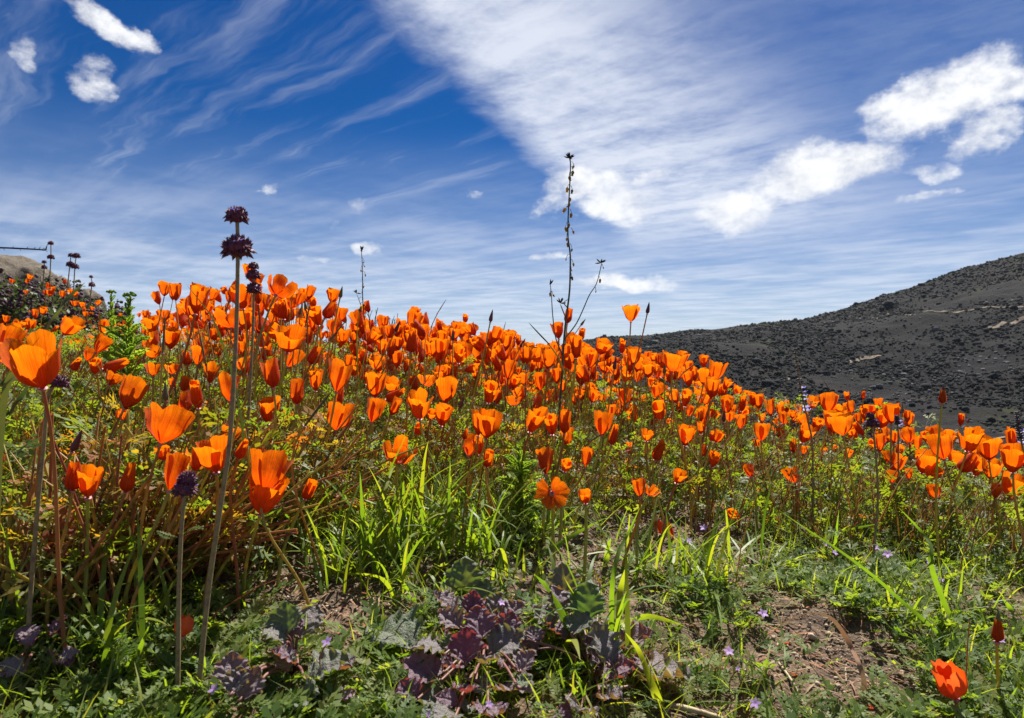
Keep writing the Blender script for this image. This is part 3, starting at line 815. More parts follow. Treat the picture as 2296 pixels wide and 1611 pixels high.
# ------------------------------------------------------------------ the measured flowers
# region: (x0, y0, zoom) in 4096-wide photograph pixels; entries: base x, base y, tip x, tip y, width, form
REG = {1: (0, 900, 2.0137), 2: (900, 1050, 2.0137), 3: (1900, 1050, 2.0137), 4: (2900, 1250, 1.790), 5: (0, 1700, 1.3725), 6: (1100, 1800, 1.5), 7: (2100, 1800, 1.5), 8: (3000, 1800, 1.5)}
c_, t_, u_, f_, o_, s_, l_, w_ = 'cup', 'tube', 'furl', 'flare', 'open', 'split', 'flat', 'wilt'
FL = {
 1: [(345,1320,385,890,430,o_),(60,900,150,790,110,c_),(10,1040,80,830,160,c_),(70,1140,140,1070,90,u_),(0,1110,50,1045,90,c_),(288,810,292,712,58,t_),
     (505,890,610,765,165,o_),(410,885,462,820,42,u_),(560,975,560,905,90,c_),(640,1005,645,920,85,c_),(690,965,742,900,95,o_),(710,935,712,878,60,t_),
     (770,1030,825,880,128,c_),(855,885,925,795,135,c_),(890,1022,905,945,52,t_),(695,1095,725,995,110,c_),(590,1165,705,1070,75,u_),(783,1205,800,1078,88,t_),
     (832,1172,1000,1105,105,u_),(880,1295,922,1190,135,o_),(1000,1482,1085,1235,220,c_),(985,1570,1000,1490,95,t_),(1250,1010,1225,858,110,c_),(1230,868,1252,735,145,f_),
     (1370,1006,1400,850,135,c_),(1165,1045,1180,930,95,c_),(1220,1075,1255,985,150,o_),(1110,1105,1110,1035,72,c_),(1235,1220,1240,1115,115,o_),(1395,1205,1385,1130,120,o_),
     (1570,722,1625,498,175,c_),(1552,832,1582,730,135,c_),(1590,1132,1605,965,150,f_),(1620,965,1620,860,112,c_),(1690,1282,1700,1110,115,f_),(1510,1132,1515,1005,85,u_),
     (1482,1352,1490,1228,72,t_),(1478,1502,1482,1345,112,t_),(1600,1482,1612,1255,100,t_),(1392,1312,1398,1240,50,t_),(1850,1425,1800,1220,155,o_),(1850,582,1895,445,75,u_),
     (1960,682,1955,500,170,c_),(1822,560,1810,498,50,t_),(1862,832,1840,690,210,s_),(1992,855,1990,680,150,c_),(1950,1062,1952,940,95,c_),(1812,895,1800,828,55,c_),(1842,935,1842,840,62,c_),
     (1980,1205,1955,1068,130,f_),(745,1490,775,1405,55,w_),
     (90,470,100,440,48,c_),(235,440,250,410,58,o_),(212,470,218,440,40,c_),(380,515,385,473,42,c_),(430,535,434,500,34,c_),(400,575,412,528,58,c_),(365,570,362,530,30,t_),(500,585,505,535,48,c_),
     (565,555,572,520,48,c_),(200,565,202,535,55,o_),(615,580,625,540,45,c_),(605,660,612,612,52,c_),(668,670,672,622,52,o_),(795,650,800,615,48,c_),(742,690,746,660,38,c_),(518,475,524,440,32,u_),(730,735,735,705,38,c_),(815,790,825,760,45,o_),(945,745,970,730,30,u_)],
 2: [(408,266,425,105,220,f_),(618,316,655,212,98,c_),(474,462,488,308,88,t_),(522,378,535,255,105,c_),(268,342,276,175,62,t_),(276,582,272,428,72,u_),(500,732,550,535,255,o_),(505,842,560,700,160,c_),
     (688,822,755,680,112,u_),(802,452,875,318,100,u_),(752,514,738,355,112,c_),(688,515,678,420,80,c_),(920,482,948,358,102,c_),(878,602,882,458,98,c_),(392,1014,348,800,116,t_),(578,1147,574,950,116,t_),
     (345,1304,392,1096,155,c_),(728,1042,742,868,112,c_),(895,1045,925,800,180,c_),(918,1164,915,1008,64,t_),(888,1352,955,1130,235,s_),(1178,1292,1222,1095,155,c_),(1208,1092,1222,898,175,o_),(1345,1045,1365,925,155,o_),
     (1298,1112,1445,1030,92,u_),(1338,1234,1385,1088,86,t_),(1570,1268,1580,1022,192,f_),(1780,1138,1782,942,205,o_),(1738,1322,1772,1148,155,c_),(1655,1265,1685,1188,92,c_),(1558,1384,1582,1268,72,t_),
     (1640,1005,1640,925,155,o_),(1742,945,1740,895,135,o_),(1498,732,1525,552,108,u_),(1548,822,1572,716,124,o_),(1598,733,1618,636,98,c_),(1384,857,1390,716,98,c_),(1340,752,1352,636,122,c_),(1240,885,1242,776,142,c_),
     (1100,802,1102,706,92,c_),(1078,602,1092,505,112,c_),(1070,502,1070,418,62,t_),(1163,592,1172,502,85,f_),(1660,832,1666,738,72,c_),(1718,842,1738,726,98,c_),(1803,852,1812,762,72,c_),(1880,817,1898,676,98,c_),
     (1908,602,1922,486,112,f_),(1934,487,1940,418,36,t_),(1774,582,1786,506,82,f_),(1680,617,1688,526,62,c_),(1610,605,1612,546,56,c_),(1540,600,1546,536,70,c_),(1440,630,1452,546,62,c_),(1330,630,1342,556,72,c_),
     (1790,684,1790,616,92,o_),(1850,655,1850,586,40,t_),(1960,693,1962,606,62,c_),(2013,722,2010,636,62,c_),(2018,942,2022,866,72,c_),(1960,1562,1992,1392,165,c_),(1925,1425,1952,1345,52,u_),(2040,1402,2052,1212,112,c_),
     (1385,1612,1420,1425,235,s_),(1822,1545,1818,1468,50,w_),(335,1490,395,1345,72,w_),(265,1545,270,1458,92,c_),(15,1445,50,1340,190,o_)],
 3: [(1255,482,1260,342,160,f_),(998,747,1045,628,135,c_),(1180,737,1182,622,46,t_),(675,622,662,486,105,c_),(742,497,762,382,66,t_),(763,682,770,566,66,t_),(814,777,822,586,78,t_),(850,637,862,538,55,t_),(870,702,872,642,52,c_),
     (918,857,932,722,132,c_),(1050,895,1052,808,122,c_),(1280,832,1282,686,122,c_),(1215,784,1216,698,62,c_),(1588,884,1602,758,218,o_),(1840,852,1842,752,78,c_),(1928,957,1965,806,124,c_),(1838,992,1852,846,132,f_),
     (1718,954,1735,866,112,c_),(1628,964,1642,856,88,c_),(1440,964,1442,886,82,c_),(1350,885,1362,806,92,c_),(1415,842,1416,762,36,t_),(1375,804,1376,736,42,t_),(1430,1064,1442,966,72,t_),(1690,1167,1702,1026,88,c_),
     (1800,1084,1790,976,102,c_),(1850,1144,1872,1076,112,o_),(1718,1244,1745,1156,82,c_),(1815,1284,1816,1176,52,t_),(1982,1094,1995,1006,78,c_),(2030,1224,2032,1096,102,c_),(1558,1154,1572,1056,50,u_),(1910,1254,1945,1206,92,o_),
     (1820,1388,1822,1286,76,c_),(1690,1484,1690,1316,158,c_),(1448,1594,1495,1426,92,u_),(1235,1547,1236,1446,52,t_),(1825,1564,1855,1476,62,u_),(1380,1444,1382,1346,102,o_),(1935,1454,1965,1366,102,c_),(1905,1444,1906,1356,46,t_),
     (1018,1398,1042,1212,155,c_),(1093,1254,1105,1146,92,c_),(1098,1474,1135,1312,76,u_),(718,1384,732,1196,88,t_),(622,1394,608,1226,124,c_),(438,1374,515,1176,150,c_),(740,1484,742,1346,132,o_),(488,1204,525,1076,78,u_),
     (108,1138,145,966,132,c_),(90,1424,112,1204,205,c_),(310,1154,312,1066,112,s_),(420,995,420,926,95,w_),(530,1034,532,896,102,c_),(620,964,622,866,72,c_),(265,948,272,806,132,c_),(588,864,602,696,152,c_),(488,884,505,786,82,c_),
     (393,804,412,716,92,c_),(470,784,472,716,72,c_),(518,724,535,668,42,u_),(238,724,264,586,102,c_),(150,734,162,616,102,c_),(345,672,346,582,42,t_),(45,694,46,596,46,t_),(908,1084,935,976,102,c_),(830,1094,832,1026,92,c_),(938,1134,965,1036,112,c_),
     (700,1054,712,956,92,c_),(860,964,872,886,82,c_),(950,954,952,866,56,t_),(1080,974,1082,896,102,o_),(1150,974,1152,896,52,t_),(1240,954,1252,856,102,c_),(572,1712,565,1498,134,c_),(888,1650,915,1496,112,f_),(40,1554,30,1406,92,c_),(100,1640,112,1522,72,t_),
     (1905,1630,1925,1526,76,c_)],
 4: [(330,752,342,616,72,c_),(375,717,388,636,62,c_),(620,692,614,596,98,f_),(738,722,752,586,124,c_),(780,774,792,656,82,c_),(905,734,900,646,68,c_),(1192,802,1204,656,132,c_),(1100,684,1106,616,62,c_),(1040,724,1042,666,92,c_),
     (1110,834,1122,706,122,c_),(848,884,842,766,200,o_),(970,804,965,726,52,t_),(550,937,566,806,98,c_),(640,864,646,756,82,c_),(420,804,422,716,62,c_),(480,764,482,706,52,c_),(440,724,441,636,36,t_),(258,924,268,796,112,c_),
     (110,834,122,726,112,o_),(30,784,32,716,82,c_),(118,712,126,602,52,t_),(18,714,22,606,92,c_),(490,1007,492,916,52,t_),(230,994,232,906,62,c_),(560,1014,572,956,72,o_),(988,624,997,568,34,t_),(878,632,858,573,32,t_),(1300,792,1302,706,42,t_),
     (1320,934,1332,826,112,c_),(1210,944,1212,856,62,c_),(1370,1004,1372,886,72,c_),(1110,1004,1116,866,82,c_),(1030,994,1032,906,62,c_),(1205,1154,1245,1016,124,c_),(1170,1084,1176,986,62,c_),(1408,1154,1424,994,175,f_),(1570,1054,1568,886,192,o_),
     (1732,998,1718,812,155,o_),(1890,1064,1878,906,195,f_),(2062,1154,2048,966,175,c_),(1688,1144,1765,1016,112,u_),(1650,1114,1652,996,122,c_),(1790,1174,1802,1036,122,c_),(1898,1204,1922,1056,162,o_),(2042,1328,2052,1166,195,o_),
     (1930,1334,1936,1236,72,c_),(1510,1334,1516,1236,102,c_),(1468,1194,1484,1106,122,o_),(1320,1194,1322,1126,72,c_),(2062,964,2048,836,68,t_),(1685,814,1692,732,42,t_),(500,1224,488,1106,105,c_),(190,1184,192,1086,72,c_),(870,1064,872,976,62,c_),
     (770,1014,772,946,42,t_),(30,1484,62,1424,82,c_),(1198,1224,1214,1146,82,c_),(2120,1100,2125,1000,70,c_),(1240,1010,1245,950,60,t_),(700,1020,705,970,60,c_)],
 5: [(398,362,418,212,98,u_),(482,402,522,232,118,c_),(688,372,722,222,82,u_),(928,362,952,178,118,c_),(1068,254,1088,138,62,t_),(1188,264,1190,80,205,o_),(1308,184,1375,76,62,u_),(1440,377,1470,140,210,o_),(1428,494,1495,290,220,o_),
     (882,104,920,-95,265,o_),(900,194,902,118,62,t_),(1000,1165,1002,1070,125,w_),(8,204,16,165,34,u_)],
 6: [(178,302,245,182,66,t_),(1268,107,1288,10,62,t_),(1662,262,1662,230,215,l_),(1738,132,1748,56,76,c_)],
 7: [(365,325,358,238,76,c_),(690,284,688,176,88,c_),(745,274,790,210,72,s_),(908,204,934,118,85,f_),(1122,108,1138,16,62,c_),(690,300,684,402,52,w_),(798,415,812,492,60,w_),(855,428,880,522,46,w_),(1225,415,1245,368,82,c_)],
 8: [(1235,1494,1150,1300,205,w_)],
}
BUDS = {  # buds and pods: base x,y, tip x,y, kind, bend sign
 1: [(1310,1035,1332,720,'pod'),(1648,1065,1598,840,'pod'),(1685,842,1692,760,'bud'),(1282,902,1265,808,'bud'),(1335,1420,1332,1262,'bud'),(682,1252,684,1172,'bud'),(1815,702,1822,640,'bud')],
 2: [(925,292,946,190,'bud'),(540,242,541,146,'bud'),(600,430,615,350,'bud'),(882,705,880,635,'bud'),(1370,562,1412,468,'bud'),(1712,410,1782,298,'pod'),(645,520,690,320,'pod'),(835,640,972,470,'pod'),(1185,1010,1310,820,'pod'),(640,1320,852,1040,'pod'),(358,345,368,262,'bud'),(655,400,640,300,'bud'),(1272,740,1300,660,'pod'),(1590,1000,1630,900,'pod'),(1885,1175,1930,1080,'bud'),(395,440,432,348,'bud'),(1705,720,1720,640,'pod'),(2005,640,2018,540,'pod'),(1835,630,1838,530,'bud'),(805,1040,820,940,'bud')],
 3: [(122,485,141,378,'bud'),(592,655,440,498,'pod'),(850,512,892,455,'bud'),(1386,418,1405,318,'bud'),(218,595,246,480,'pod'),(362,690,408,612,'bud'),(1130,760,1125,645,'pod'),(1452,820,1460,730,'pod'),(1680,890,1810,785,'pod'),(2020,880,2062,805,'pod'),(1975,1020,2030,968,'bud'),(1525,905,1528,810,'bud'),(1250,760,1195,740,'pod'),(845,1190,870,1110,'bud'),(580,1430,575,1330,'bud'),(930,1440,1120,1318,'pod'),(2005,1290,2008,1180,'bud'),(1120,870,1135,760,'bud'),(1490,930,1550,1000,'bud'),(855,1500,850,1410,'bud')],
 4: [(772,590,700,480,'pod'),(315,630,290,598,'bud'),(1340,1060,1285,990,'bud'),(1310,1180,1290,1110,'bud'),(1100,690,1112,655,'pod'),(1268,770,1272,640,'pod'),(950,740,1000,640,'pod'),(420,1080,520,1090,'bud'),(280,1215,345,1250,'bud'),(1740,790,1745,760,'bud'),(1515,1110,1510,1050,'bud')],
 5: [(395,150,455,25,'bud'),(870,735,960,695,'bud'),(345,410,450,355,'bud'),(1140,250,1260,60,'pod'),(905,190,985,90,'pod'),(60,100,70,60,'bud')],
 7: [], 8: [],
}
GROUP = 'orange poppies in the field'
FORMTXT = {'cup': 'cup-shaped orange poppy', 'tube': 'narrow half-closed orange poppy', 'furl': 'tightly furled orange poppy', 'flare': 'flared trumpet-shaped orange poppy',
           'open': 'wide-open ragged orange poppy', 'split': 'splayed orange poppy', 'flat': 'four-petalled poppy', 'wilt': 'crumpled wilting orange poppy'}

def zone(px, py, d):
    """where a flower stands, by things one can find"""
    if px < 470 and py < 735 and d > 2.2: return 'in the purple sage shrub by the boulders'
    if px < 330 and py < 1010: return 'between the big blurred poppy and leafy groundsel'
    if py > 1000 and px < 720: return 'low over reddish stems beside the grass tuft'
    if py > 985 and px < 1700: return 'low at the front edge behind the grass'
    if px < 760 and py < 790: return 'standing tall against the sky around the sage stalks'
    if px < 760: return 'in the crowd behind the sage stalks'
    if px < 1150 and py > 850: return 'between the sage stalks and the fern-like plant'
    if px < 1150: return 'along the crest before the bare dark bush'
    if px < 1450 and py < 860: return 'crowded around the tall jewelflower stalk'
    if px < 1450: return 'on the slope below the tall jewelflower'
    if px < 1620: return 'on the falling edge against the dark hill'
    if px < 1790: return 'just beside the thin lupine spike'
    if px < 2060 and py < 940: return 'topping the clump around the double sage head'
    if px < 2060: return 'low in the clump around the double sage head'
    return 'in the bright cluster over the valley edge'

def lean_text(px, py, tx, ty):
    a = math.degrees(math.atan2(tx - px, py - ty))
    return 'leaning right' if a > 14 else 'leaning left' if a < -6 else 'upright'

STEMROOTS = []
def stem_curve(tip, axis, lean=None, rnd=random):
    """from a root on the ground up to the flower base"""
    gzt = gz1(tip.x, tip.y)
    h = max(tip.z - gzt, 0.02)
    off = lean if lean is not None else (rnd.gauss(-0.10, 0.16) * h, rnd.gauss(0.05, 0.14) * h)
    rx, ry = tip.x + off[0], tip.y + off[1]
    root = Vector((rx, ry, gz1(rx, ry) - 0.006))
    L = (tip - root).length
    up = Vector((rnd.gauss(0, 0.12), rnd.gauss(0, 0.12), 1)).normalized()
    ax = Vector(axis).normalized()
    if ax.z < 0: ax = Vector((ax.x, ax.y, 0.3)).normalized()
    p1 = root + up * L * 0.4
    p2 = tip - ax * L * 0.32
    t = np.linspace(0, 1, 9)[:, None]
    A, B, C, D = (np.array(v) for v in (root, p1, p2, tip))
    P = (1 - t) ** 3 * A + 3 * (1 - t) ** 2 * t * B + 3 * (1 - t) * t * t * C + t ** 3 * D
    # never dip into the soil on the way
    g = gz(P[:, 0], P[:, 1]); P[1:, 2] = np.maximum(P[1:, 2], g[1:] + 0.002)
    STEMROOTS.append((rx, ry, h))
    return root, P

def fit_depth(px, py, d, clear=0.045):
    """keep the point above the soil and in front of the crest"""
    for _ in range(60):
        p = at(px, py, d)
        if p.y > float(crest(np.array(p.x))) + 0.25: d *= 0.96; continue
        if p.z - gz1(p.x, p.y) < clear: d *= 0.97; continue
        break
    return d

POPPY_N = 0
POPPYPOS = []
def make_poppy(px, py, tx, ty, w, form, label=None, rnd=random, d=None, depthlean=None):
    """px..w in 2296-wide photograph pixels"""
    global POPPY_N
    L = math.hypot(tx - px, ty - py)
    if d is None:
        real = {'cup': 0.047, 'tube': 0.042, 'furl': 0.042, 'flare': 0.050, 'open': 0.050, 'split': 0.050, 'flat': 0.060, 'wilt': 0.046}[form]
        d = FPX * real / max(L, 0.88 * w if form != 'flat' else w)
        d = 4.3 if px < 250 and py < 735 and L < 40 else min(d, 3.6)
        d = max(d, 0.50)
        low = form == 'wilt' or (px, py) in ()
        d = fit_depth(px, py, d, 0.03 if low or py > 1150 else 0.12 if py > 1000 else 0.17)
    base = at(px, py, d)
    ax = at(tx, ty, d) - base
    dl = depthlean if depthlean is not None else rnd.gauss(-0.08, 0.34)
    axis = (ax + Vector((0, dl * ax.length, 0)))
    hgt = max(ax.length, 0.70 * w / FPX * d if form in ('open', 'flare', 'split') else 0)
    wid = 1.04 * w / FPX * d
    hgt *= 1.06
    if form == 'flat':
        axis = Vector((0.05, -1.0, 0.35)); hgt = wid * 0.7
    q0 = axis_quat(axis)
    root, P = stem_curve(base, axis if form != 'flat' else (0, 0, 1), rnd=rnd)
    if form == 'wilt' and ty > py:           # hangs its head
        P[-1] = base; P[-2] = np.array(base) + np.array((0.004, 0, 0.010))
    z = zone(px, py, d)
    o = thing('poppy', root, label or f"{'large ' if wid > 0.052 else 'small ' if wid < 0.034 else ''}{FORMTXT[form]} {lean_text(px, py, tx, ty)} {z}", 'poppy', GROUP)
    sr = 0.0017 + 0.0006 * rnd.random()
    V, F = tube(P - np.array(root), np.linspace(1.25, 0.9, len(P)) * sr, 6)
    link('stem', np_mesh('stem', V, F, M['stem']), o)
    rel = base - root
    cr = min(wid * 0.16, 0.0042)
    link('collar', COLLAR, o, rel, q0, (cr, cr, cr * 0.9))
    spin = rnd.uniform(0, 6.28)
    for k in range(4):
        inn = k % 2
        me = rnd.choice(PETALS[form][inn])
        ang = spin + k * math.pi / 2 + rnd.gauss(0, 0.09)
        s = wid * rnd.uniform(0.96, 1.06)
        link('petal', me, o, rel, q0 @ Quaternion((0, 0, 1), ang) @ Quaternion((0, 1, 0), rnd.gauss(0.02, 0.07 if form != 'furl' else 0.02)), (s, s, hgt * rnd.uniform(0.90, 1.06)))
    POPPY_N += 1
    POPPYPOS.append((base.x, base.y, base.z))
    return o

HERO = {
 (1, 0): 'large blurred ragged orange poppy standing close beside the purple sage stalk with violet florets',
 (1, 20): 'bright cup-shaped orange poppy leaning right behind the big blurred poppy',
 (1, 30): 'tall cup-shaped orange poppy crossed by a bent grass blade',
 (2, 0): 'tall trumpet-shaped orange poppy with flared rim beside the smaller sage stalk',
 (2, 1): 'small cup-shaped orange poppy standing alone against the sky right of the flared trumpet poppy',
 (2, 6): 'broad red-orange poppy spread wide above the crowd below the smaller sage stalk',
 (2, 20): 'orange poppy split in two with one petal lying sideways',
 (2, 26): 'flared orange poppy with rippled rim on a straight stem above the grass tuft',
 (2, 27): 'wide-open bright orange poppy above and right of the rippled flared poppy',
 (3, 0): 'single orange poppy standing against the sky above the hill skyline beside a dark bud',
 (3, 13): 'wide fan-like orange poppy in front of the dark hillside',
 (5, 7): 'upper bright orange poppy of the stacked pair with open ruffled petals',
 (5, 8): 'lower orange poppy of the stacked pair, open and crossed by a stem',
 (5, 9): 'broad wide-open orange poppy tilted towards the sage stalk above the three furled poppies',
 (5, 11): 'fallen crumpled orange poppy lying on reddish leaves by the sage stalk foot',
 (6, 2): 'four-petalled orange poppy spread flat beside the fern-like green plant',
 (4, 37): 'wide-open orange poppy with a dark insect speck in the cluster at the valley edge',
 (7, 5): 'faded drooping wilted poppy hanging over the soil patch',
 (7, 8): 'small orange poppy lying on the bare soil slope',
 (8, 0): 'crumpled red-orange wilted poppy alone on green ground cover',
}
def full(reg, x, y):
    x0, y0, s = REG[reg]
    k = FULLW / 4096.0
    return (x0 + x / s) * k, (y0 + y / s) * k

def build_poppies():
    rnd = random.Random(11)
    for reg, rows in FL.items():
        k = FULLW / 4096.0 / REG[reg][2]
        for i, (bx, by, tx, ty, w, form) in enumerate(rows):
            px, py = full(reg, bx, by); qx, qy = full(reg, tx, ty)
            make_poppy(px, py, qx, qy, w * k, form, HERO.get((reg, i)), rnd, (0.74 + 0.010 * i) if reg == 5 and i not in (9, 11) else None)
build_poppies()

FAR_DATA = []
def too_high(px, py):
    """the crowd thins out down the right-hand edge, leaving the hill in view"""
    return py < np.interp(px, [1400, 1560, 1680, 1760, 2050, 2330], [0, 800, 870, 905, 915, 985])

def fill_poppies():
    """the poppies between the measured ones: individuals up to 300, the rest further back in one piece"""
    rnd = random.Random(23)
    n_ind = max(0, 298 - POPPY_N)
    cands = []
    tries = 0
    while len(cands) < 330 and tries < 20000:
        tries += 1
        d = 3.5 - 2.1 * rnd.random() ** 1.8
        px = rnd.uniform(330, 2330)
        x = (px - CX) / FPX * d
        yc = float(crest(np.array(x)))
        if d > yc + 0.15: continue
        h = rnd.uniform(0.20, 0.30) * (1 + 0.25 * math.exp(-((px - 620) / 250) ** 2))
        z = gz1(x, d) + h
        if d < 1.6 and rnd.random() > 0.35: continue
        if too_high(px, CY - (z + 0.045) / d * FPX): continue
        if any((x - a) ** 2 + (d - b) ** 2 < (0.022) ** 2 for a, b, _ in POPPYPOS): continue
        if any((x - c[1]) ** 2 + (d - c[0]) ** 2 < 0.03 ** 2 for c in cands): continue
        cands.append((d, x, z, rnd.choices(FORMS[:6], (9, 4, 2, 2, 3, 1))[0]))
    cands.sort()
    for d, x, z, form in cands[:n_ind]:
        px, py = CX + x / d * FPX, CY - z / d * FPX
        real = rnd.uniform(0.042, 0.052)
        hpx = real / d * FPX
        w = hpx * {'cup': 0.75, 'tube': 0.5, 'furl': 0.46, 'flare': 0.95, 'open': 1.1, 'split': 1.1}[form]
        make_poppy(px, py, px + rnd.gauss(0.12, 0.25) * hpx, py - hpx, w, form, None, rnd, d)
    FAR_DATA.extend(cands[n_ind:])
fill_poppies()

def far_poppies():
    """the crowd along the crest, too many to count"""
    a = Acc(); st = Acc()
    r = np.random.default_rng(5)
    rows = [(x, y, z) for y, x, z, f in FAR_DATA]
    n = 900
    px = r.uniform(-200, 2300, n * 3)
    d = r.uniform(1.9, 4.0, n * 3)
    x = (px - CX) / FPX * d
    left = px < 450
    d = np.where(left, r.uniform(2.6, 6.0, n * 3), d); x = (px - CX) / FPX * d
    ok = d < crest(x) + 0.35
    ok &= r.uniform(0, 1, len(ok)) < np.where(left, 0.35, 1.0)
    x, y = x[ok][:n], d[ok][:n]
    z = gz(x, y) + r.uniform(0.10, 0.28, len(x))
    keep = ~too_high(CX + x / y * FPX, CY - (z + 0.045) / y * FPX)
    rows = np.array(rows + list(zip(x[keep], y[keep], z[keep])))
    tm = []
    for f in ('cup', 'cup', 'flare', 'tube', 'open'):
        Vs, Fs, n0 = [], [], 0
        for k in range(4):
            me = PETALS[f][k % 2][(k + len(tm)) % 6]
            V = np.empty(len(me.vertices) * 3, np.float32); me.vertices.foreach_get('co', V); V = V.reshape(-1, 3)
            V = V.reshape(10, 11, 3)[[0, 2, 4, 6, 8, 9]][:, [0, 2, 4, 6, 8, 10]].reshape(-1, 3)
            c, s = math.cos(k * math.pi / 2), math.sin(k * math.pi / 2)
            V = np.stack([V[:, 0] * c - V[:, 1] * s, V[:, 0] * s + V[:, 1] * c, V[:, 2]], -1)
            i, j = np.meshgrid(np.arange(5), np.arange(5), indexing='ij')
            F = np.stack([i * 6 + j, i * 6 + j + 1, (i + 1) * 6 + j + 1, (i + 1) * 6 + j], -1).reshape(-1, 4) + n0
            Vs.append(V); Fs.append(F); n0 += len(V)
        tm.append((np.concatenate(Vs), np.concatenate(Fs)))
    w = r.integers(0, 5, len(rows))
    for q in range(5):
        k = w == q; m = k.sum()
        tilt = r.normal(0, 0.42, m)
        hh = r.uniform(0.036, 0.052, m)
        ww = hh * (0.72, 0.68, 0.92, 0.46, 1.02)[q]
        # template stands on +Z: tilt about a random horizontal axis
        yaw = r.uniform(0, 6.28, m)
        rot = rot_yaw_pitch(yaw, tilt)
        a.inst(tm[q], rows[k], rot, np.stack([ww, ww, hh], -1), r.uniform(0, 1, m))
    g = gz(rows[:, 0], rows[:, 1])
    for p, zg in zip(rows, g):
        lx, ly = r.normal(0, 0.03, 2)
        st.tube(np.array([(p[0] + lx, p[1] + ly, zg - 0.005), (p[0] + lx * 0.5, p[1] + ly * 0.4, zg * 0.45 + p[2] * 0.55), p]), 0.0014, 3, r.uniform(0, 1))
    o = link('crowded_poppies', a.mesh('crowded_poppies', M['petal']))
    me = o.data
    uv = me.uv_layers.new(name='UVMap')
    n = len(me.vertices); ip = np.arange(n) % 36
    uvv = np.stack([(ip % 6) / 5.0 + (np.arange(n) // 36) * 0.37, (ip // 6) / 5.0], -1).astype(np.float32)
    li = np.empty(len(me.loops), np.int32); me.loops.foreach_get('vertex_index', li)
    uv.data.foreach_set('uv', uvv[li].ravel())
    tag(o, 'mass of small orange poppies crowding the crest of the slope', 'poppies', kind='stuff')
    tag(link('crowded_poppy_stems', st.mesh('crowded_poppy_stems', M['fieldstem'])), 'thin stems under the mass of poppies at the crest', 'stems', kind='stuff')
far_poppies()

def make_bud(reg, row, rnd):
    bx, by, tx, ty, kind = row
    px, py = full(reg, bx, by); qx, qy = full(reg, tx, ty)
    L = math.hypot(qx - px, qy - py)
    real = 0.030 if kind == 'bud' else 0.058
    d = fit_depth(px, py, min(max(FPX * real / L, 0.7), 3.2))
    base = at(px, py, d); ax = at(qx, qy, d) - base
    root, P = stem_curve(base, ax, rnd=rnd)
    z = zone(px, py, d)
    if kind == 'bud':
        o = thing('poppy_bud', root, f"dark pointed poppy bud {lean_text(px, py, qx, qy)} {z}", 'bud', 'pointed poppy buds')
    else:
        o = thing('seed_pod', root, f"thin dark poppy seed pod {lean_text(px, py, qx, qy)} {z}", 'seed pod', 'slender poppy seed pods')
    V, F = tube(P - np.array(root), np.linspace(1.2, 0.9, len(P)) * 0.0016, 6)
    link('stem', np_mesh('stem', V, F, M['stem']), o)
    q = axis_quat(ax, rnd.uniform(0, 6.28))
    link('collar', COLLAR, o, base - root, q, (0.0032,) * 3)
    if kind == 'bud':
        link('cap', rnd.choice(BUD), o, base - root, q, (0.0095, 0.0095, ax.length))
    else:
        link('pod', rnd.choice(POD), o, base - root, q, (ax.length * 0.6 if 0 else 0.0035, 0.0035, ax.length))
    return o
def build_buds():
    rnd = random.Random(31)
    for reg, rows in BUDS.items():
        for row in rows: make_bud(reg, row, rnd)
    # the half-open bud at the right and the tall curved bud
    for (px, py, qx, qy, dd, lab) in ((2236, 1440, 2240, 1368, 0.78, 'half-open poppy bud with a brown cap at the right edge beside grass'),
                                  (2112, 905, 2116, 862, 1.15, 'tall curved orange and green poppy bud on a long stem over the valley')):
        base = at(px, py, fit_depth(px, py, dd)); d = base.y
        ax = at(qx, qy, d) - base
        root, P = stem_curve(base, ax, lean=(0.02, 0.03), rnd=rnd)
        o = thing('poppy_bud', root, lab, 'bud', 'pointed poppy buds')
        V, F = tube(P - np.array(root), np.linspace(1.5, 1.0, len(P)) * 0.0016, 6)
        link('stem', np_mesh('stem', V, F, M['stem']), o)
        q = axis_quat(ax)
        w = 0.012
        link('collar', COLLAR, o, base - root, q, (0.004,) * 3)
        link('cap', BUD[1], o, base - root, q, (w, w, ax.length))
        for k in range(2):
            link('petal', PETALS['furl'][k][k], o, base - root, q @ Quaternion((0, 0, 1), 2.6 + k * 2.2), (w * 1.25, w * 1.25, ax.length * 0.72))
build_buds()
print('poppies', POPPY_N)
# ------------------------------------------------------------------ where a line of sight meets the soil (plus h metres)
def ground_hit(px, py, h=0.0):
    dd = np.linspace(0.35, 6, 1200)
    x, z = (px - CX) / FPX * dd, (CY - py) / FPX * dd
    g = gz(x, dd) + h
    k = np.nonzero(z <= g)[0]
    d = dd[k[0]] if len(k) else 3.0
    return at(px, py, float(d))

def smooth01(x, a, b):
    t = np.clip((x - a) / (b - a), 0, 1)
    return t * t * (3 - 2 * t)

def field_front(x):
    return 0.98 + 0.36 * smooth01(x, -0.46, -0.14) - 0.10 * smooth01(x, 0.45, 0.9)

# ------------------------------------------------------------------ leaf templates (along +X, length 1, normal +Z)
def lobe(p, ang, L, w, zc=0.0):
    c, s = math.cos(ang), math.sin(ang)
    pts = [(0, 0), (L * 0.55, -w), (L, 0), (L * 0.55, w)]
    return [(p[0] + a * c - b * s, p[1] + a * s + b * c, p[2] + zc * (a / max(L, 1e-6))) for a, b in pts]

def quads(lobes):
    V = np.array([v for l in lobes for v in l], float)
    return V, np.arange(len(V)).reshape(-1, 4)

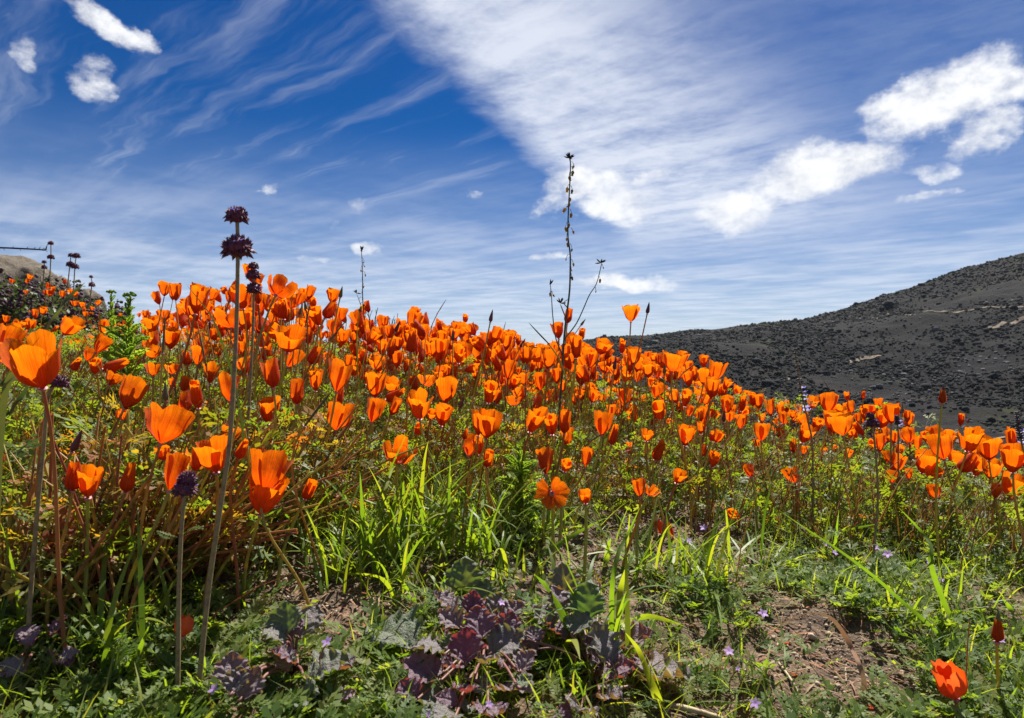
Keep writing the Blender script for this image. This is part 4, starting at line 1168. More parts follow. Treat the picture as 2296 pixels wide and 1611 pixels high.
def poppy_leaf(seed):
    r = random.Random(seed)
    L = []
    st = 0.42
    L.append([(0, -0.008, 0), (st, -0.008, 0.03), (st, 0.008, 0.03), (0, 0.008, 0)])
    for a0, ln in ((-0.85, 0.40), (-0.1, 0.55), (0.8, 0.40)):
        a0 += r.uniform(-0.15, 0.15)
        e = (st, 0, 0.03)
        c, s = math.cos(a0), math.sin(a0)
        for f, da, l2 in ((0.35, 0.75, 0.55), (0.35, -0.75, 0.55), (0.62, 0.5, 0.5), (0.62, -0.5, 0.5), (0.0, 0.0, 1.0)):
            p = (e[0] + c * ln * f, e[1] + s * ln * f, e[2] + r.uniform(-0.03, 0.05))
            L.append(lobe(p, a0 + da + r.uniform(-0.12, 0.12), ln * l2 * r.uniform(0.75, 1.0) * (0.6 if f else 0.95), 0.048 if f else 0.04, r.uniform(-0.08, 0.08)))
    V, F = quads(L)
    V[:, 2] -= 0.28 * np.maximum(V[:, 0] - 0.3, 0) ** 2
    return V, F

def fern_leaf(seed):
    """pinnate, each pinna cut into lobes (storksbill)"""
    r = random.Random(seed)
    L = [[(0, -0.010, 0), (0.95, -0.004, 0), (0.95, 0.004, 0), (0, 0.010, 0)]]
    for k in range(7):
        f = 0.20 + 0.115 * k
        w = 0.24 * math.sin(math.pi * (0.22 + 0.72 * k / 6.5))
        for sgn in (-1, 1):
            a0 = sgn * (1.15 - 0.05 * k)
            zc = r.uniform(-0.02, 0.05)
            for f2, da, l2 in ((0.2, 0.6, 0.55), (0.3, -0.6, 0.55), (0.0, 0.0, 1.0)):
                p = (f + math.cos(a0) * w * f2, math.sin(a0) * w * f2, 0)
                L.append(lobe(p, a0 + da * sgn, w * l2, 0.034, zc))
    V, F = quads(L)
    V[:, 2] += 0.16 * np.sin(V[:, 0] * 3.0) - 0.12 * V[:, 0] + 0.5 * V[:, 1] ** 2
    return V, F

def sprig(seed):
    """a creeping sprig of small fleshy leaflets"""
    r = random.Random(seed)
    L = [[(0, -0.012, 0.02), (0.9, -0.008, 0.08), (0.9, 0.008, 0.08), (0, 0.012, 0.02)]]
    for k in range(8):
        f = 0.1 + 0.115 * k
        for q in range(2):
            a = r.uniform(0.4, 1.2) * (1 if (k + q) % 2 else -1)
            l = r.uniform(0.20, 0.30)
            L.append(lobe((f, 0, 0.02 + 0.06 * f), a, l, l * 0.27, r.uniform(-0.04, 0.16)))
    return quads(L)

def blade(seed, n=5):
    r = random.Random(seed)
    t = np.linspace(0, 1, n)
    b = r.uniform(0.25, 1.2)
    x = np.sin(t * b) / b; z = (1 - np.cos(t * b)) / b
    P = np.stack([x, 0 * t, -z], -1)
    w = 0.5 * np.minimum(1, 0.55 + t * 2) * (1 - t ** 2.2) + 0.01
    V = np.concatenate([P + np.stack([0 * t, w, 0 * t], -1), P - np.stack([0 * t, w, 0 * t], -1)])
    F = np.array([(i, i + 1, n + i + 1, n + i) for i in range(n - 1)])
    return V, F

PL = [poppy_leaf(s) for s in range(6)]
FLV = [fern_leaf(s) for s in range(4)]
SP = [sprig(s) for s in range(5)]
BL = [blade(s) for s in range(6)]

def scat(n, seed, xlim, ylim, keep):
    r = np.random.default_rng(seed)
    x, y = [], []
    tot = 0
    while tot < n:
        yy = r.uniform(ylim[0], ylim[1], n)
        xx = r.uniform(-1, 1, n) * np.minimum(0.92 * yy + 0.38, xlim)
        k = r.uniform(0, 1, n) < keep(xx, yy) * yy / ylim[1] * 1.0 if False else r.uniform(0, 1, n) < keep(xx, yy)
        x.append(xx[k]); y.append(yy[k]); tot += k.sum()
    x, y = np.concatenate(x)[:n], np.concatenate(y)[:n]
    return x, y, r

# bare-soil patches seen in the photograph, as photograph positions and radii in metres
BARE = [(at_ := ground_hit(px, py), rad) for px, py, rad in ((745, 1345, 0.09), (820, 1375, 0.065), (680, 1330, 0.05), (1330, 1230, 0.07), (1260, 1250, 0.05), (1580, 1150, 0.09), (1500, 1190, 0.08), (1620, 1190, 0.05),
        (1850, 1430, 0.075), (1900, 1470, 0.075), (1800, 1400, 0.06), (1950, 1500, 0.07), (1850, 1530, 0.075), (1760, 1345, 0.05), (1700, 1290, 0.05), (700, 1430, 0.03), (1870, 1560, 0.05), (2000, 1500, 0.03))]
def bare(x, y):
    m = np.zeros_like(x)
    for p, rad in BARE:
        m = np.maximum(m, np.exp(-(((x - p.x) ** 2 + ((y - p.y) * 0.8) ** 2) / rad ** 2) ** 1.5))
    return m

def build_cover():
    # feathery foliage of the poppy field
    a = Acc()
    def dens(x, y):
        f = smooth01(y, field_front(x) - 0.06, field_front(x) + 0.12)
        f *= (y < crest(x) + 0.3)
        c = 0.55 + 0.45 * (vnoise(np.stack([x, y], -1) * 7, 3) > 0.38)
        return np.maximum(f * c * np.clip(1.6 / np.maximum(y, 0.9), 0.35, 1), 0.004)
    x, y, r = scat(18500, 41, 9, (0.72, 4.2), dens)
    n = len(x)
    hgt = r.uniform(0, 1, n) ** 1.5 * np.where(y > 2.0, 0.21, 0.13)
    z = gz(x, y) + hgt - 0.004
    # redder at the left and middle where the plants dry out
    dry = np.clip(0.55 * np.exp(-((x + 0.45) / 0.3) ** 2) * (y < 1.5) + 0.35 * np.exp(-((x - 0.05) / 0.35) ** 2 - ((y - 1.5) / 0.3) ** 2), 0, 1)
    var = np.where(r.uniform(0, 1, n) < 0.05 + dry * 0.6, r.uniform(0, 0.35, n), r.uniform(0.4, 1, n))
    pit = r.uniform(0.1, 1.25, n) * np.where(hgt > 0.1, 0.8, 1)
    yaw = r.uniform(0, 6.28, n); sc = r.uniform(0.034, 0.075, n)
    w = r.integers(0, 6, n)
    for q in range(6):
        k = w == q
        a.inst(PL[q], np.stack([x, y, z], -1)[k], rot_yaw_pitch(yaw[k], pit[k], r.normal(0, 0.5, k.sum())), sc[k], var[k])
    tag(link('poppy_foliage', a.mesh('poppy_foliage', M['foliage'], smooth=False)), 'feathery green and rusty poppy foliage filling the field', 'foliage', kind='stuff')

    # thin upright stems without flowers
    s = Acc()
    x, y, r = scat(6200, 43, 9, (0.78, 4.0), lambda x, y: dens(x, y))
    h = r.uniform(0.08, 0.25, len(x)) * np.where(x > 0.75, 0.8, 1)
    g = gz(x, y)
    lx = r.normal(0.035, 0.055, len(x)); ly = r.normal(0, 0.04, len(x))
    # clump at the left leans out to the right
    fan = np.exp(-((x + 0.5) / 0.22) ** 2 - ((y - 0.95) / 0.2) ** 2)
    lx += fan * r.uniform(-0.02, 0.14, len(x))
    tt = np.array([0, 0.3, 0.65, 1.0])
    P = np.stack([x[:, None] + lx[:, None] * tt ** 1.5, y[:, None] + ly[:, None] * tt ** 1.4, g[:, None] - 0.004 + h[:, None] * (tt - 0.12 * tt ** 3)], -1)
    var = r.uniform(0, 1, len(x)); rad = r.uniform(0.0009, 0.0018, len(x))
    th = np.arange(3) * 2.094
    ring = np.stack([np.cos(th), np.sin(th), 0 * th], -1)
    tap = np.array([1.2, 1, 0.85, 0.6])
    V = P[:, :, None, :] + rad[:, None, None, None] * tap[None, :, None, None] * ring[None, None]
    idx = np.arange(12).reshape(4, 3)
    F = np.array([(idx[i, j], idx[i, (j + 1) % 3], idx[i + 1, (j + 1) % 3], idx[i + 1, j]) for i in range(3) for j in range(3)])
    FF = (F[None] + (np.arange(len(x)) * 12)[:, None, None]).reshape(-1, 4)
    s.add(V.reshape(-1, 3), FF, np.repeat(var, 12))
    tag(link('field_stems', s.mesh('field_stems', M['fieldstem'])), 'thin reddish and olive stems crossing between the poppies', 'stems', kind='stuff')

    # grass between
    gacc = Acc()
    def gd(x, y):
        patch = vnoise(np.stack([x, y], -1) * 5, 9)
        f = 0.20 + 0.75 * smooth01(patch, 0.45, 0.7)
        mid = np.exp(-((x + 0.12) / 0.30) ** 2 - ((y - 1.22) / 0.20) ** 2)
        rt = np.exp(-((x - 0.42) / 0.30) ** 2 - ((y - 1.12) / 0.14) ** 2)
        f = np.maximum(f, np.maximum(mid, rt * 0.8))
        f = f * np.where(y > field_front(x) + 0.25, 0.25, 1)
        return np.clip(f, 0, 1) * (1 - 0.93 * bare(x, y))
    x, y, r = scat(19000, 47, 3, (0.45, 2.6), gd)
    n = len(x)
    mid = np.exp(-((x + 0.12) / 0.28) ** 2 - ((y - 1.25) / 0.16) ** 2)
    L = r.uniform(0.02, 0.085, n) * (1 + 0.7 * mid)
    W = r.uniform(0.0010, 0.0030, n) * (1 + 0.7 * mid)
    yaw, pit = r.uniform(0, 6.28, n), r.uniform(0.25, 1.45, n)
    var = np.clip(r.normal(0.6, 0.28, n), 0, 1)
    w = r.integers(0, 6, n)
    for q in range(6):
        k = w == q
        gacc.inst(BL[q], np.stack([x, y, gz(x, y) - 0.003], -1)[k], rot_yaw_pitch(yaw[k], pit[k], r.normal(0, 0.5, k.sum())), np.stack([L[k], W[k], L[k]], -1), var[k])
    tag(link('short_grass', gacc.mesh('short_grass', M['grass'])), 'short green grass growing between the plants', 'grass', kind='stuff')

    # creeping herbs and storksbill leaves over the soil in front
    h = Acc()
    def hd(x, y):
        patch = vnoise(np.stack([x, y], -1) * 6, 19)
        f = 0.16 + 0.84 * smooth01(patch, 0.40, 0.62)
        lowr = np.exp(-((x - 0.52) / 0.22) ** 2 - ((y - 0.78) / 0.12) ** 2)
        lowl = np.exp(-((x + 0.36) / 0.26) ** 2 - ((y - 0.74) / 0.14) ** 2)
        f = np.maximum(f, np.maximum(lowr, lowl))
        f = f * np.where(y > field_front(x) + 0.1, 0.25, 1)
        return np.clip(f, 0, 1) * (1 - 0.97 * bare(x, y))
    x, y, r = scat(4300, 53, 2, (0.45, 1.75), hd)
    n = len(x); w = r.integers(0, 5, n); var = np.clip(r.normal(0.55, 0.25, n), 0, 1)
    for q in range(5):
        k = w == q
        h.inst(SP[q], np.stack([x, y, gz(x, y) + 0.001 + r.uniform(0, 0.012, n)], -1)[k], rot_yaw_pitch(r.uniform(0, 6.28, k.sum()), r.uniform(-0.05, 0.55, k.sum()), r.normal(0, 0.25, k.sum())), r.uniform(0.024, 0.048, k.sum()), var[k])
    x, y, r = scat(2300, 59, 2, (0.45, 1.75), hd)
    n = len(x); w = r.integers(0, 4, n); var = np.clip(r.normal(0.45, 0.25, n), 0, 1)
    for q in range(4):
        k = w == q
        h.inst(FLV[q], np.stack([x, y, gz(x, y) + 0.002], -1)[k], rot_yaw_pitch(r.uniform(0, 6.28, k.sum()), r.uniform(0.0, 0.75, k.sum()), r.normal(0, 0.3, k.sum())), r.uniform(0.028, 0.055, k.sum()), var[k])
    tag(link('ground_herbs', h.mesh('ground_herbs', M['herb'], smooth=False)), 'low creeping green herbs with tiny leaflets covering the soil', 'herbs', kind='stuff')

    # dry litter and gravel
    l = Acc()
    x, y, r = scat(8000, 61, 2, (0.45, 1.9), lambda x, y: 0.35 + 0.65 * bare(x, y))
    n = len(x)
    l.inst(BL[2], np.stack([x, y, gz(x, y) + 0.003], -1), rot_yaw_pitch(r.uniform(0, 6.28, n), r.normal(0, 0.15, n)), np.stack([r.uniform(0.010, 0.06, n), r.uniform(0.0006, 0.0026, n), np.full(n, 0.01)], -1), r.uniform(0, 1, n))
    tag(link('plant_litter', l.mesh('plant_litter', M['litter'])), 'dry straw and faded leaf bits lying on the soil', 'litter', kind='stuff')
    g = Acc()
    pv, pf = ico()
    x, y, r = scat(12000, 67, 2, (0.45, 1.9), lambda x, y: 0.25 + 0.75 * bare(x, y))
    n = len(x); sz = r.lognormal(-6.6, 0.5, n)
    vs = [(pv * (1 + 0.5 * (vnoise(pv * 2 + q * 5, q)[:, None] - 0.5)), pf) for q in range(4)]
    w = r.integers(0, 4, n)
    for q in range(4):
        k = w == q
        m = k.sum()
        g.inst(vs[q], np.stack([x, y, gz(x, y) + sz * 0.2], -1)[k], rot_yaw_pitch(r.uniform(0, 6.28, m), r.uniform(-1, 1, m)), sz[k][:, None] * r.uniform(0.7, 1.3, (m, 3)), r.uniform(0, 1, m))
    M['gravel'] = leafy('gravel', [(0.10, 0.07, 0.045), (0.22, 0.16, 0.10), (0.33, 0.25, 0.17), (0.46, 0.38, 0.29)], 0.0, 0.8, 0.3)
    tag(link('gravel', g.mesh('gravel', M['gravel'], smooth=False)), 'coarse tan granite gravel on the bare soil', 'gravel', kind='stuff')
build_cover()

def red_fan():
    """the many reddish stems fanning out of one crown at the left"""
    s = Acc(); lv = Acc()
    r = np.random.default_rng(77)
    for cx, cy, n, lean in ((290, 1330, 58, .09), (190, 1350, 36, -.02), (380, 1290, 55, .13), (90, 1310, 26, .0), (500, 1240, 45, .12), (640, 1200, 36, .1)):
        c = ground_hit(cx, cy)
        for k in range(n):
            x0, y0 = c.x + r.normal(0, .035), c.y + r.normal(0, .04)
            L = r.uniform(.09, .24)
            dx, dy = r.normal(lean * .45, .045), r.normal(0.01, .04)
            z0 = gz1(x0, y0) - .004
            t = np.linspace(0, 1, 6)[:, None]
            P = np.array((x0, y0, z0)) + t * np.array((dx, dy, L)) + t ** 2 * np.array((dx * .5, dy * .5, -abs(dx) * .3))
            s.tube(P, np.linspace(.0024, .0014, 6) * r.uniform(.6, 1.25), 5, r.uniform(0, .9))
            for q in range(r.integers(1, 4)):
                p = P[r.integers(1, 5)]
                w = r.integers(0, 6)
                lv.inst(PL[w], p[None], rot_yaw_pitch(r.uniform(0, 6.3, 1), r.uniform(-.2, 1.0, 1), r.normal(0, .5, 1)), np.array([r.uniform(.045, .095)]), np.array([r.uniform(0, .45) if r.uniform() < .7 else r.uniform(.5, 1)]))
    tag(link('fanned_stems', s.mesh('fanned_stems', M['fieldstem'])), 'dense fan of reddish poppy stems beside the short sage stalk', 'stems', kind='stuff')
    tag(link('rusty_foliage', lv.mesh('rusty_foliage', M['foliage'], smooth=False)), 'rusty yellow feathery leaves on the fan of reddish stems', 'foliage', kind='stuff')
red_fan()

# ------------------------------------------------------------------ wide grass blades
def wide_blade(seed):
    """+Z up, bending to +X, length 1, width 1 (scaled); folded along the midrib"""
    r = random.Random(seed)
    n = 12
    t = np.linspace(0, 1, n)
    b = [0.25, 0.6, 1.0, 1.5, 2.2, 0.4, 2.8, 0.9][seed % 8]
    ang = b * t ** 1.5
    dt = 1 / (n - 1)
    x = np.cumsum(np.sin(ang)) * dt; z = np.cumsum(np.cos(ang)) * dt
    x -= x[0]; z -= z[0]
    w = 0.5 * np.minimum(1, 0.6 + 1.5 * t) * (1 - t ** 2.6) + 0.01
    tw = r.uniform(-0.9, 0.9) * t
    rows = []
    for o in (-1, 0, 1):
        rows.append(np.stack([x - (0.10 * w if o == 0 else 0) * 0 + np.sin(tw) * w * o * 0.02, w * o * np.cos(tw), z], -1))
    fold = np.stack([-np.cos(ang), 0 * t, np.sin(ang)], -1)
    V = np.stack(rows, 1)
    return V, fold, w, n
WB = []
for s_i in range(8):
    V, fold, w, n = wide_blade(s_i)
    V = V.copy(); V[:, 1] += -fold * 0.0
    i, j = np.meshgrid(np.arange(n - 1), np.arange(2), indexing='ij')
    F = np.stack([i * 3 + j, i * 3 + j + 1, (i + 1) * 3 + j + 1, (i + 1) * 3 + j], -1).reshape(-1, 4)
    WB.append(np_mesh('blade', V.reshape(-1, 3), F, M['grassblade']))

def tuft(px, py, n, L, W, label, spread=0.5, seed=0, rad=0.02, d=None):
    rnd = random.Random(seed)
    p = ground_hit(px, py) if d is None else at(px, py, d)
    root = Vector((p.x, p.y, gz1(p.x, p.y)))
    o = thing('grass_tuft', root, label, 'grass tuft', 'tufts of wide-bladed grass')
    for k in range(n):
        a = rnd.uniform(0, 6.28)
        q = Quaternion((0, 0, 1), a) @ Quaternion((0, 1, 0), min(abs(rnd.gauss(0, spread)), 1.12))
        ln = L * rnd.uniform(0.5, 1.15)
        off = Vector((rnd.gauss(0, rad), rnd.gauss(0, rad), 0))
        off.z = gz1(root.x + off.x, root.y + off.y) - root.z - 0.003
        link('blade', rnd.choice(WB if spread < .75 else WB[:3] + WB[5:6]), o, off, q, (ln, W * rnd.uniform(0.6, 1.2), ln))
    return o
TUFTS = [(770, 1290, 34, .16, .0065, 'bright grass tuft left of the purple-leaved plant', .45), (860, 1250, 34, .21, .007, 'tall grass tuft below the flared poppy with long straight blades', .35),
         (960, 1230, 34, .20, .0065, 'dense grass tuft directly above the red upright leaf', .4), (1060, 1240, 28, .18, .0065, 'grass tuft leaning against the fern-like green plant', .45),
         (900, 1320, 30, .13, .0055, 'low bright grass tuft between soil and purple leaves', .6), (800, 1330, 16, .10, .005, 'low grass tuft spilling over the gravelly soil', .8),
         (1140, 1300, 16, .11, .0055, 'small grass tuft right of the red upright leaf', .6), (690, 1235, 26, .17, .0065, 'shaded grass tuft below the stacked poppy pair', .45),
         (1450, 1295, 30, .17, .0055, 'sprawling grass tuft on the soil below the storksbill flowers', 1.0), (1580, 1310, 34, .19, .0055, 'sprawling grass tuft with long arching blades over dark soil', 1.0),
         (1700, 1280, 26, .16, .005, 'thin sprawling grass tuft beside the arched brown blade', 1.0), (1850, 1260, 24, .15, .005, 'loose grass tuft under the pair of lilac flowers', .8),
         (250, 1480, 16, .15, .0075, 'broad-bladed grass tuft among the reddish stems', .4), (330, 1420, 14, .12, .006, 'narrow grass tuft behind the short sage stalk', .4),
         (1370, 1480, 10, .16, .007, 'upright grass tuft growing through the purple leaves', .35), (1280, 1440, 9, .15, .009, 'broad bent grass tuft beside the upright purple leaves', .6),
         (2130, 1360, 14, .11, .005, 'grass tuft near the half-open bud', .7), (2000, 1380, 12, .10, .004, 'fine grass tuft on the soil bank at the right', .8),
         (30, 900, 9, .20, .010, 'dark broad grass tuft left of the big blurred poppy', .35), (1000, 1330, 14, .09, .005, 'short grass tuft at the foot of the red leaf', .7),
         (1760, 1215, 14, .10, .004, 'short grass tuft on the rise below the poppies', .7), (1230, 1200, 12, .11, .005, 'shaded grass tuft below the flat four-petalled poppy', .6)]
for q, (px, py, n, L, W, lab, sp_) in enumerate(TUFTS):
    tuft(px, py, n, L, W, lab, sp_, 100 + q, d=0.75 if px == 30 else None)

def path_blade(reg, pts, width, label, d=None, lift=0.0, mat='grassblade', name='long_grass', taper=True):
    """one long blade following a measured curve at its own depth"""
    F2 = [full(reg, *p) for p in pts]
    low = max(F2, key=lambda p: p[1])
    if d is None:
        d = ground_hit(low[0], low[1], 0.0).y - lift
    P = [np.array(at(px, py, d + 0.02 * math.sin(i * 1.7))) for i, (px, py) in enumerate(F2)]
    if P[0][2] > P[-1][2]: P = P[::-1]
    g = gz1(P[0][0], P[0][1])
    if P[0][2] > g + 0.004:
        P = [np.array((P[0][0] - 0.01, P[0][1], g - 0.004))] + P
    C = spline(P, 22)
    t = np.linspace(0, 1, 22)
    C[:, 2] = np.maximum(C[:, 2], gz(C[:, 0], C[:, 1]) + np.where(t > 0.08, 0.003, -0.004))
    root = C[0].copy()
    C = C - root
    T = np.gradient(C, axis=0); T /= np.linalg.norm(T, axis=1, keepdims=True)
    side = np.cross(T, (0, 1, 0.25)); side /= np.linalg.norm(side, axis=1, keepdims=True)
    # turn along the length so that it reads as a ribbon
    nrm = np.cross(side, T)
    a = 0.5 * np.sin(t * 3.0)
    side = side * np.cos(a)[:, None] + nrm * np.sin(a)[:, None]
    nrm = np.cross(side, T)
    w = width * 0.5 * (np.minimum(1, 0.5 + 2 * t) * (1 - t ** 3) + 0.03)
    V = np.stack([C - side * w[:, None], C + nrm * (w * 0.25)[:, None], C + side * w[:, None]], 1).reshape(-1, 3)
    i, j = np.meshgrid(np.arange(21), np.arange(2), indexing='ij')
    F = np.stack([i * 3 + j, i * 3 + j + 1, (i + 1) * 3 + j + 1, (i + 1) * 3 + j], -1).reshape(-1, 4)
    o = link(name, np_mesh(name, V, F, M[mat], np.full(len(V), random.random())), None, root)
    return tag(o, label, 'grass blade', 'long single grass blades')
path_blade(1, [(1500, 480), (1590, 590), (1690, 720), (1760, 860), (1820, 1040), (1880, 1230), (1930, 1500), (1960, 1800)], .0055, 'long bent grass blade arching in front of the tall cup-shaped poppy', 0.95, 0, 'shaded_blade')
path_blade(1, [(685, 465), (560, 580), (440, 720), (340, 880), (200, 1080), (60, 1260), (-60, 1500)], .010, 'long dark grass blade rising before the sage shrub', 0.72, 0, 'shaded_blade')
path_blade(1, [(510, 650), (430, 760), (340, 890), (180, 1180), (20, 1500)], .010, 'broad dark grass blade with a pale tip behind the big blurred poppy', 0.66, 0, 'shaded_blade')
path_blade(1, [(240, 1280), (160, 1400), (60, 1540), (-60, 1700)], .013, 'broad green grass blade below the big blurred poppy', 0.70, 0, 'shaded_blade')
path_blade(8, [(170, 360), (330, 470), (500, 580), (640, 680), (780, 790), (900, 900), (1030, 1010), (1160, 1130), (1280, 1235)], .0055, 'long straight grass blade lying diagonally across the soil bank')
path_blade(8, [(890, 345), (1000, 460), (1085, 570), (1085, 680), (1130, 830), (1200, 1000), (1272, 1195)], .007, 'tall kinked grass blade standing before the right poppies')
path_blade(8, [(95, 1140), (200, 1040), (350, 980), (470, 1000), (540, 1070), (600, 1170), (660, 1300), (690, 1440)], .006, 'arched brown dry blade over the bare soil', None, 0, 'litter')
path_blade(8, [(350, 590), (500, 510), (640, 470), (790, 440)], .006, 'slim green blade pointing right behind the lilac flowers')
path_blade(8, [(260, 820), (450, 790), (620, 775), (800, 800), (1000, 850)], .007, 'long level grass blade lying over the soil bank')
path_blade(8, [(1510, 885), (1560, 950), (1600, 1040), (1660, 1150)], .011, 'pale upright grass blade at the right edge above the half-open bud')
path_blade(7, [(480, 410), (330, 490), (200, 570), (90, 640)], .009, 'long bright blade slanting over the soil beside the fern-like plant')
path_blade(7, [(690, 345), (620, 500), (560, 620), (525, 800), (520, 1000), (520, 1270)], .006, 'tall thin grass stalk rising through the right purple leaves')
path_blade(7, [(600, 715), (575, 830), (545, 960), (530, 1050), (520, 1200)], .013, 'broad yellow-green backlit blade above the right purple leaves')
path_blade(7, [(60, 750), (120, 810), (190, 920), (260, 1060), (330, 1190)], .012, 'broad folded blade beside the upright red-green leaf')
path_blade(7, [(10, 1090), (60, 1050), (110, 1100), (130, 1230)], .011, 'short hooked bright blade left of the right purple leaves')
path_blade(7, [(600, 1095), (680, 1200), (740, 1350), (790, 1480), (830, 1580)], .010, 'grey-green drooping blade over the big flat grey leaf')
path_blade(7, [(540, 1090), (640, 1030), (730, 1000), (840, 1020), (960, 1060)], .008, 'curled bright blade pointing right from the purple leaves')
path_blade(7, [(480, 730), (490, 650), (500, 580), (515, 530)], .009, 'short pale curled blade on the soil beside the fern-like plant')
path_blade(6, [(290, 685), (420, 740), (560, 750), (660, 790), (745, 935)], .008, 'long sagging grass blade over the gravelly soil')
path_blade(6, [(1000, 500), (1010, 330), (1060, 235), (1140, 240), (1230, 235)], .007, 'hooked grass blade curling over in the central tuft')
path_blade(5, [(820, 1100), (760, 1250), (700, 1380), (640, 1480)], .011, 'bright backlit blade beside the short sage stalk foot')
path_blade(5, [(60, 1450), (140, 1520), (220, 1600)], .012, 'bright broad blade at the lower left corner')

# ------------------------------------------------------------------ purple-leaved rosettes
def crinkle_leaf(seed):
    """+X to the tip, normal +Z, length 1: broad, lobed, toothed and puckered between the veins"""
    r = np.random.default_rng(seed)
    nu, nv = 25, 26
    u, v = np.meshgrid(np.linspace(-1, 1, nu), np.linspace(0, 1, nv))
    u = u.ravel(); v = v.ravel()
    hw = 0.44 * np.sin(np.clip(v * 0.96 + 0.04, 0, 1) ** 0.75 * math.pi) ** 0.62
    lob = 1 + 0.13 * np.sin(v * 19 + np.abs(u) * 2.0 + seed) + 0.07 * np.sin(v * 47 + seed * 2)
    y = u * hw * np.where(np.abs(u) > 0.3, 1 + (lob - 1) * (np.abs(u) - 0.3) / 0.7, 1)
    x = v + 0.16 * np.abs(u) * (1 - v) - 0.07 * np.abs(u) ** 2 * v
    vein = np.abs(np.sin((v * 4.6 - np.abs(u) * 1.3) * math.pi))
    z = 0.060 * vein * np.abs(u) ** 0.5 + 0.10 * u * u - 0.03 * np.exp(-(u * 9) ** 2)
    z += 0.075 * np.abs(u) ** 3 * np.sin(v * 26 + seed + np.sign(u)) + 0.14 * fbm(np.stack([x * 2 + seed, y * 2], -1), 3, seed)
    z -= 0.28 * r.uniform(0.2, 1.1) * v ** 2
    z += 0.012 * fbm(np.stack([x * 16, y * 16], -1), 2, seed + 5)
    i, j = np.meshgrid(np.arange(nv - 1), np.arange(nu - 1), indexing='ij')
    F = np.stack([i * nu + j, i * nu + j + 1, (i + 1) * nu + j + 1, (i + 1) * nu + j], -1).reshape(-1, 4)
    return np_mesh('leaf', np.stack([x, y, z], -1), F, M['phacelia'], vein * (1 - 0.5 * np.exp(-(u * 6) ** 2)), np.stack([u * .5 + .5, v], -1))

def phacelia_material():
    m, N = new_mat('purple_leaf')
    at_ = N.new('ShaderNodeAttribute', attribute_name='var')
    vein = at_.outputs['Fac']
    oi = N.new('ShaderNodeObjectInfo')
    g = N.new('ShaderNodeNewGeometry')
    nz = N.noise(g.outputs['Position'], 60, 4, 0.6)
    fine = N.noise(g.outputs['Position'], 900, 3, 0.6)
    f = N.m('ADD', N.m('MULTIPLY', oi.outputs['Random'], 0.75), N.m('MULTIPLY', nz, 0.35))
    col = N.ramp(f, [(0.15, (0.13, 0.06, 0.095)), (0.42, (0.22, 0.135, 0.175)), (0.68, (0.19, 0.16, 0.155)), (0.92, (0.11, 0.15, 0.07))])
    col = N.mix(N.m('MULTIPLY', N.sstep(vein, 0.25, 0.0), 0.6), col, (0.20, 0.13, 0.15))
    col = N.mix(N.m('MULTIPLY', N.sstep(fine, 0.52, 0.68), 0.35), col, (0.34, 0.29, 0.33))
    p = N.new('ShaderNodeBsdfPrincipled')
    N.put(p.inputs['Base Color'], col)
    p.inputs['Roughness'].default_value = 0.55
    p.inputs['Specular IOR Level'].default_value = 0.45
    p.inputs['Sheen Weight'].default_value = 0.35
    p.inputs['Sheen Roughness'].default_value = 0.4
    tr = N.new('ShaderNodeBsdfTranslucent')
    N.put(tr.inputs[0], N.ramp(f, [(0.1, (0.34, 0.03, 0.03)), (0.35, (0.30, 0.08, 0.02)), (0.65, (0.24, 0.17, 0.02)), (0.95, (0.13, 0.24, 0.02))]))
    mx = N.new('ShaderNodeMixShader')
    mx.inputs[0].default_value = 0.34
    N.t.links.new(p.outputs[0], mx.inputs[1]); N.t.links.new(tr.outputs[0], mx.inputs[2])
    b = N.new('ShaderNodeBump')
    b.inputs['Strength'].default_value = 0.9
    b.inputs['Distance'].default_value = 0.003
    N.put(b.inputs['Height'], N.noise(g.outputs['Position'], 320, 3, 0.6))
    N.t.links.new(b.outputs[0], p.inputs['Normal'])
    return finish(m, N, mx.outputs[0])
M['phacelia'] = phacelia_material()
PHL = [crinkle_leaf(s) for s in range(7)]
M['pinkstalk'] = solid('pink_stalk', [(0.13, 0.045, 0.04), (0.22, 0.10, 0.075)], 0.5, 0.4, 50)

